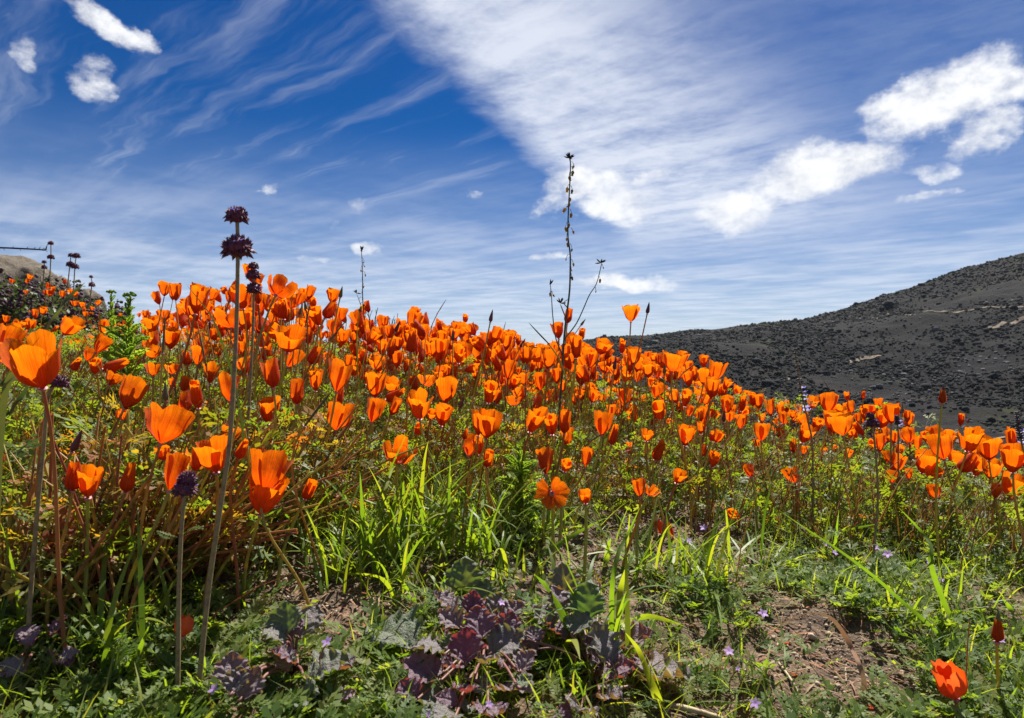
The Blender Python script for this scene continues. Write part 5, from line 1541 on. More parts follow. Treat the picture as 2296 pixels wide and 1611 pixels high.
def rosette(label, crown, leaves, seed):
    """leaves: photograph x, y of the leaf centre, length in px, direction in the picture (deg), rise of the leaf plane (deg), height above soil"""
    rnd = random.Random(seed)
    c = ground_hit(*crown)
    root = Vector((c.x, c.y, gz1(c.x, c.y)))
    o = thing('purple_leaf_plant', root, label, 'plant', 'low purple-leaved plants')
    extra = [(px + rnd.gauss(0, 34), py + rnd.gauss(4, 22), L * rnd.uniform(.5, .85), ang + rnd.gauss(0, 45), rise * rnd.uniform(.5, 1.2), hh * rnd.uniform(.6, 1)) for px, py, L, ang, rise, hh in leaves if L < 140]
    for px, py, L, ang, rise, hh in list(leaves) + extra:
        p = ground_hit(px, py, hh)
        ln = L / FPX * p.y
        # the leaf axis: along the picture direction, laid back towards the ground by (90-rise)
        a = R(ang)
        flat = Vector((math.cos(a), math.sin(a), 0)).normalized()
        upv = Vector((0, 0, 1))
        axis = (flat * math.cos(R(rise)) + upv * math.sin(R(rise))).normalized()
        nrm = (upv * math.cos(R(rise)) - flat * math.sin(R(rise)))
        nrm = (nrm + Vector((rnd.gauss(0, .25), rnd.gauss(0, .2) - 0.25, 0))).normalized()
        yv = nrm.cross(axis).normalized(); nrm = axis.cross(yv).normalized()
        rot = Matrix((axis, yv, nrm)).transposed().to_quaternion()
        base = p - axis * ln * 0.5
        gb = gz1(base.x, base.y)
        if base.z < gb + 0.006: base.z = gb + 0.006
        lf = link('leaf', rnd.choice(PHL), o, base - root, rot, (ln, ln * rnd.uniform(0.9, 1.25), ln))
        mid = (base + root) * 0.5; mid.z = max(min(base.z, root.z + 0.03), gz1(mid.x, mid.y) + 0.008)
        C = spline([np.array(root) - (0, 0, .004), np.array(mid), np.array(base), np.array(base + axis * ln * 0.10)], 12) - np.array(root)
        V, F = tube(C, np.linspace(0.0019, 0.0011, 12), 6)
        link('leaf_stalk', np_mesh('leaf_stalk', V, F, M['pinkstalk']), o)
    return o
rosette('large purple crinkled-leaf plant sprawling in front of the grass', (1090, 1470),
        [(878, 1415, 150, 150, 25, .03), (1042, 1292, 92, 80, 75, .045), (1000, 1345, 70, 170, 45, .05), (1060, 1352, 62, 80, 60, .055), (1110, 1350, 60, 50, 50, .05), (1150, 1368, 66, 20, 40, .05),
         (1010, 1385, 74, 160, 35, .05), (1075, 1392, 80, 100, 55, .055), (1140, 1400, 70, 60, 50, .055), (965, 1450, 78, 200, 35, .04), (1045, 1445, 84, 95, 62, .06), (1135, 1440, 96, 15, 30, .05),
         (1010, 1490, 60, 240, 30, .045), (1085, 1480, 70, 280, 35, .045), (945, 1500, 100, 175, 30, .035), (1155, 1535, 96, 320, 20, .03), (960, 1560, 90, 200, 22, .025), (1040, 1545, 62, 250, 35, .035), (915, 1545, 60, 150, 40, .03),
         (1100, 1590, 80, 280, 20, .03), (1000, 1600, 70, 230, 30, .03), (1180, 1480, 60, 30, 50, .05)], 1)
rosette('smaller plant of upright grey-purple leaves with a tall blade through it', (1330, 1520),
        [(1262, 1300, 84, 100, 78, .06), (1255, 1345, 70, 110, 70, .06), (1320, 1345, 90, 75, 78, .06), (1300, 1395, 70, 40, 40, .055), (1245, 1400, 80, 150, 45, .05), (1350, 1440, 110, 110, 55, .05), (1390, 1500, 90, 30, 20, .03),
         (1475, 1500, 150, 355, 12, .02), (1425, 1430, 90, 340, 35, .04), (1300, 1590, 84, 260, 25, .03), (1215, 1380, 64, 160, 50, .05), (1370, 1560, 70, 310, 30, .03)], 2)
rosette('olive-purple leafy plant beside the looped dry stem', (660, 1500),
        [(640, 1385, 76, 120, 65, .06), (690, 1390, 84, 60, 55, .055), (615, 1420, 66, 170, 45, .05), (735, 1490, 110, 20, 28, .035), (640, 1470, 70, 200, 40, .04), (520, 1500, 84, 110, 60, .05), (560, 1530, 80, 60, 50, .04), (690, 1560, 70, 330, 30, .03)], 3)
rosette('shaded brownish crinkled plant at the foot of the reddish stems', (90, 1470),
        [(60, 1420, 56, 150, 45, .04), (130, 1400, 50, 60, 55, .04), (150, 1470, 50, 20, 35, .03), (20, 1500, 60, 200, 30, .03)], 4)

# ------------------------------------------------------------------ sage stalks with whorled heads
def whorl_mesh(seed):
    r = np.random.default_rng(seed)
    a = Acc()
    V, F = ico_sub(2)
    V = V * (0.74, 0.74, 0.56) * (1 + 0.25 * (vnoise(V * 3 + seed, seed)[:, None] - 0.5)) + (0, 0, 0.02)
    a.add(V, F)
    for k in range(150):                                     # pointed bracts all round, larger below
        th = r.uniform(0, 6.28); el = r.uniform(-0.35, 1.35)
        d = np.array([math.cos(th) * math.cos(el), math.sin(th) * math.cos(el), math.sin(el)])
        if el < 0.1: d[2] -= 0.15
        d /= np.linalg.norm(d)
        L = r.uniform(0.16, 0.30) if el > 0.15 else r.uniform(0.28, 0.46)
        p0 = d * (0.62, 0.62, 0.48)
        tip = p0 + d * L + (0, 0, 0.10 if el > 0.1 else -0.10)
        midp = p0 + d * L * 0.5
        a.tube(np.array([p0, midp, tip]), (0.09, 0.075, 0.004), 4)
    for k in range(7):                                      # leafy bracts hanging under the head
        th = k * 0.9 + r.uniform(-0.2, 0.2)
        d = np.array([math.cos(th), math.sin(th), 0])
        P = np.array([d * 0.25 + (0, 0, -0.25), d * 0.62 + (0, 0, -0.34), d * 0.92 + (0, 0, -0.62)])
        a.tube(P, (0.10, 0.15, 0.004), 4)
    return a.mesh('flower_whorl', M['sagehead'])
WHORL = [whorl_mesh(s) for s in range(4)]
def floret_mesh(seed):
    r = np.random.default_rng(seed)
    a = Acc()
    for k in range(9):
        th = r.uniform(0, 6.28); el = r.uniform(0.2, 1.1)
        d = np.array([math.cos(th) * math.cos(el), math.sin(th) * math.cos(el), math.sin(el)])
        p = d * (0.75, 0.75, 0.55)
        a.tube(np.array([p * 0.8, p + d * 0.08, p + d * 0.16]), (0.03, 0.035, 0.05), 4, r.uniform(0, 1))
        for q in range(3):
            V, F = quads([lobe((0, 0, 0), q * 2.1, 0.16, 0.055, 0.05)])
            a.add(V + p + d * 0.15, F, r.uniform(0, 1))
    return a.mesh('florets', M['violet'])
FLORET = [floret_mesh(s) for s in range(3)]
SAGELEAF = np_mesh('leaf', *fern_leaf(77), M['herb'], np.full(len(fern_leaf(77)[0]), 0.6), smooth=False)

def sage(label, heads, path, d, rad, leaves=(), florets=True, seed=0, group='dark sage stalks'):
    """heads: (px, py, radius px); path: photograph points from the top head down; rooted in the soil below"""
    rnd = random.Random(seed)
    P = [np.array(at(px, py, d)) for px, py in path]
    g = gz1(P[-1][0], P[-1][1])
    if P[-1][2] > g:
        dirn = P[-1] - P[-2]; dirn /= np.linalg.norm(dirn)
        dirn[2] = min(dirn[2], -0.5)
        P.append(P[-1] + dirn * (P[-1][2] - g) / -dirn[2])
        P[-1][2] = gz1(P[-1][0], P[-1][1]) - 0.006
    P = P[::-1]
    root = P[0]
    C = spline(P, 26) - root
    o = thing('sage_stalk', root, label, 'sage stalk', group)
    V, F = tube(C, np.linspace(rad * 1.15, rad * 0.75, 26), 7)
    link('stem', np_mesh('stem', V, F, M['sagestem']), o)
    for q, (px, py, rp) in enumerate(heads):
        p = np.array(at(px, py, d)) - root
        rr = rp / FPX * d * 1.18
        h = link('flower_head', WHORL[(q + seed) % 4], o, p, Quaternion((0, 0, 1), rnd.uniform(0, 6.28)) @ Quaternion((1, 0, 0), rnd.gauss(0, .06)), (rr, rr, rr * 0.95))
        if florets and (q % 2 == 1 or rr > 0.012):
            f = link('florets', FLORET[q % 3], h)
    for px, py, L, ang in leaves:
        p = np.array(at(px, py, d)) - root
        q = Quaternion((0, 1, 0), -R(ang)) @ Quaternion((1, 0, 0), rnd.uniform(-0.6, 0.6))
        link('leaf', SAGELEAF, o, p, q, (L / FPX * d,) * 3)
    return o
sage('tallest dark purple sage stalk with two large spiny heads against the sky', [(531, 484, 25), (533, 556, 34)], [(531, 480), (533, 560), (531, 700), (524, 850), (514, 1000), (492, 1150), (470, 1300), (452, 1470), (440, 1600)], .66, .0024, [(528, 925, 45, 20), (524, 925, 40, 165)], seed=1)
sage('thinner dark sage stalk with three small heads beside the tallest stalk', [(568, 597, 11), (568, 617, 15), (570, 648, 17)], [(568, 595), (569, 650), (566, 760), (560, 880), (553, 1000)], 1.05, .0022, seed=2)
sage('short sage stalk with double purple head before the reddish stems', [(420, 1073, 20), (416, 1097, 25)], [(420, 1070), (414, 1110), (406, 1200), (401, 1330), (399, 1480), (397, 1611)], .66, .0022, [(405, 1205, 58, 25), (398, 1205, 50, 165)], seed=3)
sage('sage stalk half hidden by the big blurred poppy with blue-violet florets', [(134, 858, 19)], [(134, 850), (108, 890), (100, 980), (88, 1100), (75, 1250), (62, 1430)], .70, .0022, [(85, 1165, 60, 160), (88, 1165, 50, 20)], seed=4)
sage('sage stalk with two stacked heads rising in the right poppy clump', [(1951, 932, 9), (1956, 949, 14)], [(1951, 928), (1957, 960), (1966, 1050), (1968, 1130), (1962, 1200)], 1.2, .0020, [(1962, 1085, 30, 160)], seed=5)
for q, (hd, base, lab) in enumerate(((((114, 546, 6), (114, 577, 7)), (111, 640), 'tallest of the far sage stalks, rising before the large boulder'),
                     (((99, 588, 5), (99, 600, 6)), (96, 650), 'shortest far sage stalk in front of the large boulder'),
                     (((159, 573, 6), (157, 593, 8)), (150, 655), 'far sage stalk leaning slightly, one of a close pair above the small boulder'),
                     (((171, 574, 8), (168, 598, 8)), (165, 655), 'far sage stalk with a tall upper head, one of a close pair'),
                     (((204, 621, 4), (206, 639, 7)), (199, 685), 'small far sage stalk standing before the small dark boulder'))):
    sage(lab, hd, [hd[0][:2], hd[1][:2], base], 5.0, .0040, florets=False, seed=10 + q, group='far sage stalks by the boulders')

# ------------------------------------------------------------------ jewelflower stalks
def bell_mesh():
    t = np.linspace(0, 1, 6)
    V, F = tube(np.stack([0 * t, 0 * t, -t], -1), [0.10, 0.36, 0.42, 0.36, 0.26, 0.34], 7)
    return np_mesh('flower', V, F, M['jewelbell'])
BELL = bell_mesh()
def jewel(label, stems, bells, d, rad, zoomreg, tops):
    x0, y0, s = zoomreg
    k = FULLW / 4096
    f = lambda p: ((x0 + p[0] / s) * k, (y0 + p[1] / s) * k)
    main = [np.array(at(*f(p), d)) for p in stems[0]]
    end = main[-1].copy(); end[2] = gz1(end[0], end[1]) - 0.006; end[0] -= 0.01
    main.append(end)
    root = end.copy()
    o = thing('jewelflower', root, label, 'jewelflower', 'tall jewelflower stalks')
    C = spline(main[::-1], 40) - root
    V, F = tube(C, np.linspace(rad * 1.3, rad * 0.6, 40), 6)
    link('stem', np_mesh('stem', V, F, M['jewel']), o)
    for br in stems[1:]:
        P = np.array([np.array(at(*f(p), d + 0.01 * q)) for q, p in enumerate(br)]) - root
        V, F = tube(spline(P, 22), np.linspace(rad * 0.8, rad * 0.4, 22), 5)
        link('branch', np_mesh('branch', V, F, M['jewel']), o)
    mainw = C + root
    for bx, by, L in bells:
        p = np.array(at(*f((bx, by)), d))
        near = mainw[np.argmin(np.linalg.norm(mainw - p - (0, 0, 0.012), axis=1))]
        for br in stems[1:]:
            Q = spline(np.array([np.array(at(*f(q), d)) for q in br]), 30)
            c = Q[np.argmin(np.linalg.norm(Q - p - (0, 0, 0.006), axis=1))]
            if np.linalg.norm(c - p) < np.linalg.norm(near - p): near = c
        ln = L / s * k / FPX * d
        topp = p + (0, 0, ln * 0.5)
        fl = link('flower', BELL, o, topp - root, Quaternion((0, 1, 0), random.gauss(0, .35)), (ln * 0.75, ln * 0.75, ln))
        arc = spline([near, (near + topp) / 2 + (0, 0, 0.006), topp], 7) - topp
        inv = fl.rotation_quaternion.inverted()
        V, F = tube(arc + topp - root, 0.0006, 4)
        link('pedicel', np_mesh('pedicel', V, F, M['jewel']), o)
    for tx, ty, n in tops:
        p = np.array(at(*f((tx, ty)), d)) - root
        a = Acc()
        r = np.random.default_rng(int(tx))
        for q in range(n):
            dr = np.array([r.normal(0, .6), r.normal(0, .6), r.uniform(-0.1, 1)]); dr /= np.linalg.norm(dr)
            a.tube(np.array([p, p + dr * 0.006, p + dr * 0.010, p + dr * 0.015]), (0.0005, 0.0018, 0.0017, 0.0003), 5)
        link('bud_cluster', a.mesh('bud_cluster', M['deadwood']), o)
    return o
jewel('very tall thin jewelflower stalk with hanging yellow bells and side branches',
      [[(498, 150), (505, 200), (500, 330), (492, 480), (487, 620), (487, 720), (502, 830), (503, 950), (498, 1100), (480, 1250), (462, 1400), (450, 1600), (430, 1900), (415, 2150)],
       [(461, 1445), (540, 1345), (590, 1245), (640, 1130), (690, 1050), (722, 930), (727, 895)],
       [(450, 1560), (400, 1440), (378, 1280), (368, 1130), (360, 1055)], [(474, 1300), (440, 1215), (432, 1188)], [(484, 1220), (458, 1185), (490, 1158)]],
      [(523, 258, 38), (495, 296, 36), (483, 376, 38), (517, 388, 32), (498, 445, 30), (473, 526, 40), (512, 560, 36), (498, 635, 30), (469, 660, 38), (522, 680, 26), (475, 732, 24), (485, 770, 34), (516, 808, 22), (473, 876, 16), (524, 912, 26), (511, 955, 14),
       (513, 1010, 30), (530, 215, 26), (738, 936, 14), (717, 1028, 30), (687, 1106, 16), (378, 1135, 22), (360, 1125, 30), (500, 490, 34)],
      1.7, .0022, (2000, 550, 1.79), [(498, 150, 16), (722, 900, 9), (360, 1056, 5), (433, 1188, 7)])
jewel('short thin jewelflower stalk with small bells above the crest poppies',
      [[(1098, -95), (1105, 0), (1108, 130), (1108, 260), (1115, 380), (1128, 560), (1135, 760)], [(1100, 365), (1075, 290), (1058, 248)], [(1122, 470), (1130, 420), (1138, 390)]],
      [(1118, 35, 18), (1095, 70, 20), (1130, 105, 20), (1105, 140, 16), (1118, 200, 20), (1105, 245, 18), (1112, 345, 22), (1110, 300, 14), (1120, 0, 14)], 2.0, .0016, (900, 1050, 2.0137), [(1098, -95, 10), (1058, 248, 4), (1138, 390, 4)])

# ------------------------------------------------------------------ leafy groundsel plants
def groundsel_leaf(seed):
    r = random.Random(seed)
    L = [[(0, -0.045, 0), (0.9, -0.03, 0), (0.9, 0.03, 0), (0, 0.045, 0)]]
    for k in range(8):
        f = 0.12 + 0.105 * k
        w = 0.20 * math.sin(math.pi * (0.25 + 0.7 * k / 8))
        for sg in (-1, 1):
            a0 = sg * 1.0
            for f2, da, l2 in ((0.35, 0.5, 0.6), (0.3, -0.55, 0.5), (0, 0, 1.0)):
                p = (f + math.cos(a0) * w * f2, math.sin(a0) * w * f2, 0)
                L.append(lobe(p, a0 + da * sg, w * l2 * 1.15, 0.062, r.uniform(0.0, 0.10)))
    L.append(lobe((0.85, 0, 0), 0, 0.17, 0.05))
    V, F = quads(L)
    V[:, 2] += 0.20 * np.sin(V[:, 0] * 2.6) + 0.9 * V[:, 1] ** 2
    return np_mesh('leaf', V, F, M['groundsel'], smooth=False)
GLEAF = [groundsel_leaf(s) for s in range(4)]
def groundsel(label, top, base, d, leaf_px, n, buds, seed, sr=0.0035):
    rnd = random.Random(seed)
    A, B = np.array(at(*top, d)), np.array(at(*base, d))
    B[2] = gz1(B[0], B[1]) - 0.005
    o = thing('groundsel', B, label, 'groundsel', 'leafy green groundsel plants')
    C = spline([B, (A + B) / 2 + (0.004, 0, 0), A], 16) - B
    V, F = tube(C, np.linspace(sr * 1.2, sr * 0.6, 16), 8)
    link('stem', np_mesh('stem', V, F, M['groundsel']), o)
    Lr = 1.25 * leaf_px / FPX * d
    for k in range(n):
        t = k / (n - 1)
        p = C[0] + (C[-1] - C[0]) * (0.12 + 0.85 * t)
        p = C[min(15, int((0.12 + 0.85 * t) * 15))]
        yaw = k * 2.4 + rnd.gauss(0, 0.2)
        pit = 0.15 + 0.75 * t ** 2 + rnd.gauss(0, 0.12)
        q = Quaternion((0, 0, 1), yaw) @ Quaternion((0, 1, 0), -pit) @ Quaternion((1, 0, 0), rnd.gauss(0, .3))
        l = Lr * (0.75 + 0.45 * math.sin(math.pi * min(1, t * 0.9 + 0.15))) * rnd.uniform(0.8, 1.15) * (1 - 0.45 * t ** 4)
        link('leaf', rnd.choice(GLEAF), o, p, q, (l, l, l))
    if buds:
        a = Acc()
        r = np.random.default_rng(seed)
        bv, bf = ico()
        for k in range(buds):
            dr = r.normal(0, 1, 3); dr[2] = abs(dr[2]); dr /= np.linalg.norm(dr)
            a.add(bv * 0.0035 + C[-1] + dr * (0.011, 0.011, 0.007), bf)
        link('bud_cluster', a.mesh('bud_cluster', M['groundsel']), o)
    return o
groundsel('stout leafy green groundsel with budding top before the sky', (291, 664), (276, 860), 1.45, 44, 64, 18, 1, 0.0042)
groundsel('slimmer groundsel standing behind the stout budding one', (249, 658), (244, 780), 1.8, 34, 50, 14, 2, 0.0035)
groundsel('fern-like green plant growing at the front edge of the poppies', (1163, 1000), (1160, 1235), 1.22, 44, 50, 0, 3, 0.0035)
groundsel('small pale fern-like sprout on the soil below the flat poppy', (1215, 1180), (1190, 1262), 1.18, 34, 14, 0, 4, 0.002)

# ------------------------------------------------------------------ lupine spikes
def lupine(label, pts, d, seed, nfl):
    rnd = random.Random(seed)
    P = [np.array(at(*p, d)) for p in pts]
    e = P[-1].copy(); e[2] = gz1(e[0], e[1]) - 0.005; P.append(e)
    root = e
    C = spline(P[::-1], 30) - root
    o = thing('lupine_spike', root, label, 'lupine', 'lupine spikes')
    V, F = tube(C, np.linspace(.0022, .0012, 30), 6)
    link('stem', np_mesh('stem', V, F, M['sagestem']), o)
    a = Acc()
    Ls = np.linalg.norm(C[-1] - C[0])
    for k in range(90):
        t = 0.55 + 0.45 * (k / 90)
        p = C[min(29, int(t * 29.99))] + np.array((rnd.gauss(0, .0004),) * 3)
        th = k * 2.4
        r_ = 0.0075 * (1 - 0.5 * (t - 0.55) / 0.45)
        dr = np.array((math.cos(th), math.sin(th), 0.55))
        a.tube(np.array([p, p + dr * r_ * 0.6, p + dr * r_]), (.0006, .0013, .0003), 4)
    link('bud_spike', a.mesh('bud_spike', M['lupine']), o)
    for k in range(nfl):
        t = 0.50 + 0.22 * k / max(nfl - 1, 1)
        p = C[int(t * 29)]
        th = rnd.uniform(-0.9, 0.9)
        dr = Vector((math.cos(th), math.sin(th), 0.25)).normalized()
        b = Acc()
        for q in range(3):
            V, F = quads([lobe((0, 0, 0), (q - 1) * 0.9, 0.011, 0.004, 0.004)])
            b.add(V, F, rnd.random())
        link('flower', b.mesh('flower', M['violet']), o, Vector(p) + dr * 0.003, dr.to_track_quat('X', 'Z'))
    return o
lupine('thin grey lupine spike with a few violet flowers before the dark hillside', [(1783, 784), (1789, 830), (1797, 880), (1806, 920), (1814, 955), (1822, 1010)], 1.45, 1, 6)
lupine('short thick lupine spike at the right edge beside a narrow poppy', [(2279, 926), (2284, 960), (2292, 1000), (2300, 1060)], 1.15, 2, 8)
lupine('small grey lupine tip behind the valley-edge poppies', [(2010, 934), (2012, 950), (2014, 985)], 1.5, 3, 2)

# ------------------------------------------------------------------ boulders
def rock_material():
    m, N = new_mat('granite')
    g = N.new('ShaderNodeTexCoord')
    P = g.outputs['Object']
    a = N.noise(P, 5.0, 6, 0.65)
    b = N.noise(P, 45, 5, 0.7)
    c = N.noise(P, 190, 3, 0.6)
    col = N.ramp(N.m('ADD', N.m('MULTIPLY', a, 0.5), N.m('MULTIPLY', b, 0.5)), [(0.34, (0.05, 0.043, 0.034)), (0.5, (0.14, 0.115, 0.085)), (0.66, (0.25, 0.21, 0.16))])
    col = N.mul(col, N.ramp(c, [(0.36, (0.45, 0.43, 0.42)), (0.55, (1, 1, 1))]))
    p = N.new('ShaderNodeBsdfPrincipled')
    N.put(p.inputs['Base Color'], col)
    p.inputs['Roughness'].default_value = 0.9
    p.inputs['Specular IOR Level'].default_value = 0.25
    bm = N.new('ShaderNodeBump')
    bm.inputs['Strength'].default_value = 0.8
    bm.inputs['Distance'].default_value = 0.02
    N.put(bm.inputs['Height'], N.m('ADD', b, N.m('MULTIPLY', c, 0.3)))
    N.t.links.new(bm.outputs[0], p.inputs['Normal'])
    return finish(m, N, p.outputs[0])
M['granite'] = rock_material()
def boulder(label, px, py, d, rad, seed, tilt=0.0):
    V, F = ico_sub(5)
    n = fbm(V * 1.3 + seed * 5, 3, seed)[:, None] * 0.26 + fbm(V * 4.5 + seed, 4, seed + 3)[:, None] * 0.07 + fbm(V * 15, 3, seed + 9)[:, None] * 0.015
    V = V * (1 + n)
    V = np.sign(V) * np.abs(V) ** 0.88
    c, s = math.cos(tilt), math.sin(tilt)
    V = V * rad
    V = np.stack([V[:, 0] * c + V[:, 2] * s, V[:, 1], -V[:, 0] * s + V[:, 2] * c], -1)
    o = link('boulder', np_mesh('boulder', V, F, M['granite']), None, at(px, py, d))
    tag(o, label, 'boulder', 'granite boulders on the crest')
boulder('large smooth granite boulder behind the sage shrub', 8, 716, 7.4, (.60, .6, .66), 2, 0.22)
boulder('smaller dark granite boulder behind the sage shrub', 176, 730, 6.6, (.20, .25, .37), 5, 0.1)

# ------------------------------------------------------------------ branching shrubs
def branches(root, up, L, rad, depth, rnd, out, ends, spread=0.55, up_pull=0.25, split=(2, 3)):
    p = Vector(root); d = Vector(up).normalized()
    pts = [tuple(p)]
    n = 4
    for k in range(n):
        d = (d + Vector((rnd.gauss(0, .16), rnd.gauss(0, .16), rnd.gauss(0, .10) + up_pull * 0.15))).normalized()
        p = p + d * L / n
        pts.append(tuple(p))
    out.append((pts, rad, rad * 0.7))
    if depth == 0:
        ends.append((p.copy(), d.copy())); return
    for k in range(rnd.randint(*split)):
        nd = (d + Vector((rnd.gauss(0, spread), rnd.gauss(0, spread), rnd.gauss(0, spread * .6) + up_pull))).normalized()
        q = Vector(pts[rnd.choice((2, 3, 4))]) if k else p
        branches(q, nd, L * rnd.uniform(0.62, 0.85), rad * 0.68, depth - 1, rnd, out, ends, spread, up_pull, split)

def shrub(label, px, d, h, seed, w=1.0, wid=1.0):
    rnd = random.Random(seed)
    x = (px - CX) / FPX * d
    root = Vector((x, d, gz1(x, d) - 0.01))
    o = thing('sage_shrub', root, label, 'shrub', 'purple-twigged sage shrubs')
    out, ends = [], []
    for k in range(9):
        a = rnd.uniform(0, 6.28)
        branches((rnd.gauss(0, .04), rnd.gauss(0, .04), 0), (math.cos(a) * 0.7 * wid, math.sin(a) * 0.7 * wid, 0.8), h * 0.40, 0.0055, 3, rnd, out, ends, 0.6, 0.2)
    A = Acc()
    for pts, r0, r1 in out:
        A.tube(np.array(pts), np.linspace(r0, r1, len(pts)), 4)
    link('branches', A.mesh('branches', M['shrubtwig']), o)
    r = np.random.default_rng(seed)
    B, H = Acc(), Acc()
    pts = np.array([p for q in out[9:] for p in q[0]])
    n = 1500
    c = pts[r.integers(0, len(pts), n)] + r.normal(0, 0.018, (n, 3))
    lv = quads([lobe((0, 0, 0), 0, 1, 0.36, 0.1)])
    B.inst(lv, c, rot_yaw_pitch(r.uniform(0, 6.28, n), r.uniform(-0.4, 1.0, n), r.normal(0, .5, n)), r.uniform(0.018, 0.034, n), r.uniform(0, 1, n))
    lf = link('foliage', B.mesh('foliage', M['shrubleaf'], smooth=False), o); lf['kind'] = 'stuff'
    V, F = ico_sub(1)
    vs = [(V * (1 + 0.7 * (vnoise(V * 3 + q * 7, q)[:, None] - 0.5)), F) for q in range(3)]
    for q in range(3):
        e = np.array([tuple(p) for p, _ in ends])[q::3]
        e = e[r.uniform(0, 1, len(e)) < 0.85]; e = np.concatenate([e, e + r.normal(0, 0.012, e.shape)])
        H.inst(vs[q], e, rot_yaw_pitch(r.uniform(0, 6.28, len(e)), r.uniform(-.5, .5, len(e))), r.uniform(0.007, 0.014, len(e)), r.uniform(0, 1, len(e)))
    hd = link('seed_heads', H.mesh('seed_heads', M['shrubhead'], smooth=False), o); hd['kind'] = 'stuff'
    return o
shrub('dense purple-twigged sage shrub directly below the large boulder', 10, 5.0, .62, 1)
shrub('purple-twigged sage shrub between the two boulders', 95, 5.4, .58, 2)
shrub('purple-twigged sage shrub in front of the small dark boulder', 170, 5.2, .50, 3)
shrub('low purple sage shrub beside the slimmer groundsel', 218, 4.7, .34, 4)
shrub('nearer purple sage shrub behind the big blurred poppy', 70, 4.5, .46, 5)
shrub('sparse purple sage shrub at the left border behind grass', -40, 4.4, .56, 6)
shrub('small purple sage shrub behind the lying orange poppies', 140, 4.2, .34, 7)

def dead_bush():
    rnd = random.Random(5)
    d = 3.4
    x = (872 - CX) / FPX * d
    root = Vector((x, d, gz1(x, d) - 0.01))
    o = thing('dead_bush', root, 'bare charred bush of dark upright twigs behind the crest poppies', 'bush')
    out, ends = [], []
    for k in range(16):
        a = rnd.uniform(0, 6.28)
        main = []
        branches((rnd.gauss(0, .05), rnd.gauss(0, .04), 0), (math.cos(a) * 0.62, math.sin(a) * 0.4, 1.0), 0.19, 0.0042, 2, rnd, main, ends, 0.34, 0.42, (2, 3))
        A = Acc()
        for pts, r0, r1 in main:
            A.tube(np.array(pts), np.linspace(r0, r1, len(pts)), 5)
        link('branch', A.mesh('branch', M['deadwood']), o)
dead_bush()

def bare_twig():
    d = 3.0
    pts = [(105, 553), (101, 561), (88, 560), (50, 558), (0, 556), (-60, 556), (-110, 575), (-130, 640), (-135, 760)]
    P = [np.array(at(*p, d)) for p in pts]
    e = P[-1].copy(); e[2] = gz1(e[0], e[1]) - 0.01; P.append(e)
    root = e
    C = spline(P[::-1], 50) - root
    A = Acc().tube(C, np.linspace(.006, .0022, 50), 6)
    rnd = random.Random(2)
    o = thing('bare_twig', root, 'thin black bare twig reaching out above the large boulder', 'twig')
    link('stem', A.mesh('stem', M['deadwood']), o)
    for k in range(12):
        p = C[26 + k * 2]
        A = Acc().tube(np.array([p, p + (rnd.uniform(.003, .01), 0, rnd.choice((-1, 1)) * rnd.uniform(.006, .014))]), (.0022, .0006), 4)
        link('thorn', A.mesh('thorn', M['deadwood']), o)
bare_twig()

# ------------------------------------------------------------------ small lilac storksbill flowers
def lilac_petal():
    t = np.linspace(0, 1, 5)
    w = 0.30 * np.sin(np.clip(t * 0.92 + 0.08, 0, 1) * math.pi) ** 0.7
    V = np.concatenate([np.stack([t, w, 0.25 * t - 0.1 * t * t], -1), np.stack([t, -w, 0.25 * t - 0.1 * t * t], -1)])
    F = np.array([(i, i + 1, 6 + i, 5 + i) for i in range(4)])
    return np_mesh('petal', V, F, M['pinkviolet'], np.linspace(0, 1, 10))
LPET = lilac_petal()
def storksbill(px, py, size, label, seed):
    rnd = random.Random(seed)
    p = ground_hit(px, py, rnd.uniform(0.035, 0.06))
    rx, ry = p.x + rnd.gauss(0, .012), p.y + rnd.uniform(0, .02)
    root = Vector((rx, ry, gz1(rx, ry) - 0.004))
    o = thing('storksbill_flower', root, label, 'flower', 'small lilac storksbill flowers')
    C = spline([root, (root + p) / 2 + Vector((rnd.gauss(0, .008), 0, .006)), p], 9) - np.array(root)
    V, F = tube(C, 0.0007, 5)
    link('stem', np_mesh('stem', V, F, M['redstem'], np.full(len(V), .5)), o)
    ax = Vector((rnd.gauss(0, .3), -0.55, 0.8))
    q0 = axis_quat(ax, rnd.uniform(0, 6))
    s = size / FPX * p.y * 0.42
    for k in range(5):
        link('petal', LPET, o, p - root, q0 @ Quaternion((0, 0, 1), k * 1.2566 + rnd.gauss(0, .1)), (s, s * 0.9, s))
    return o
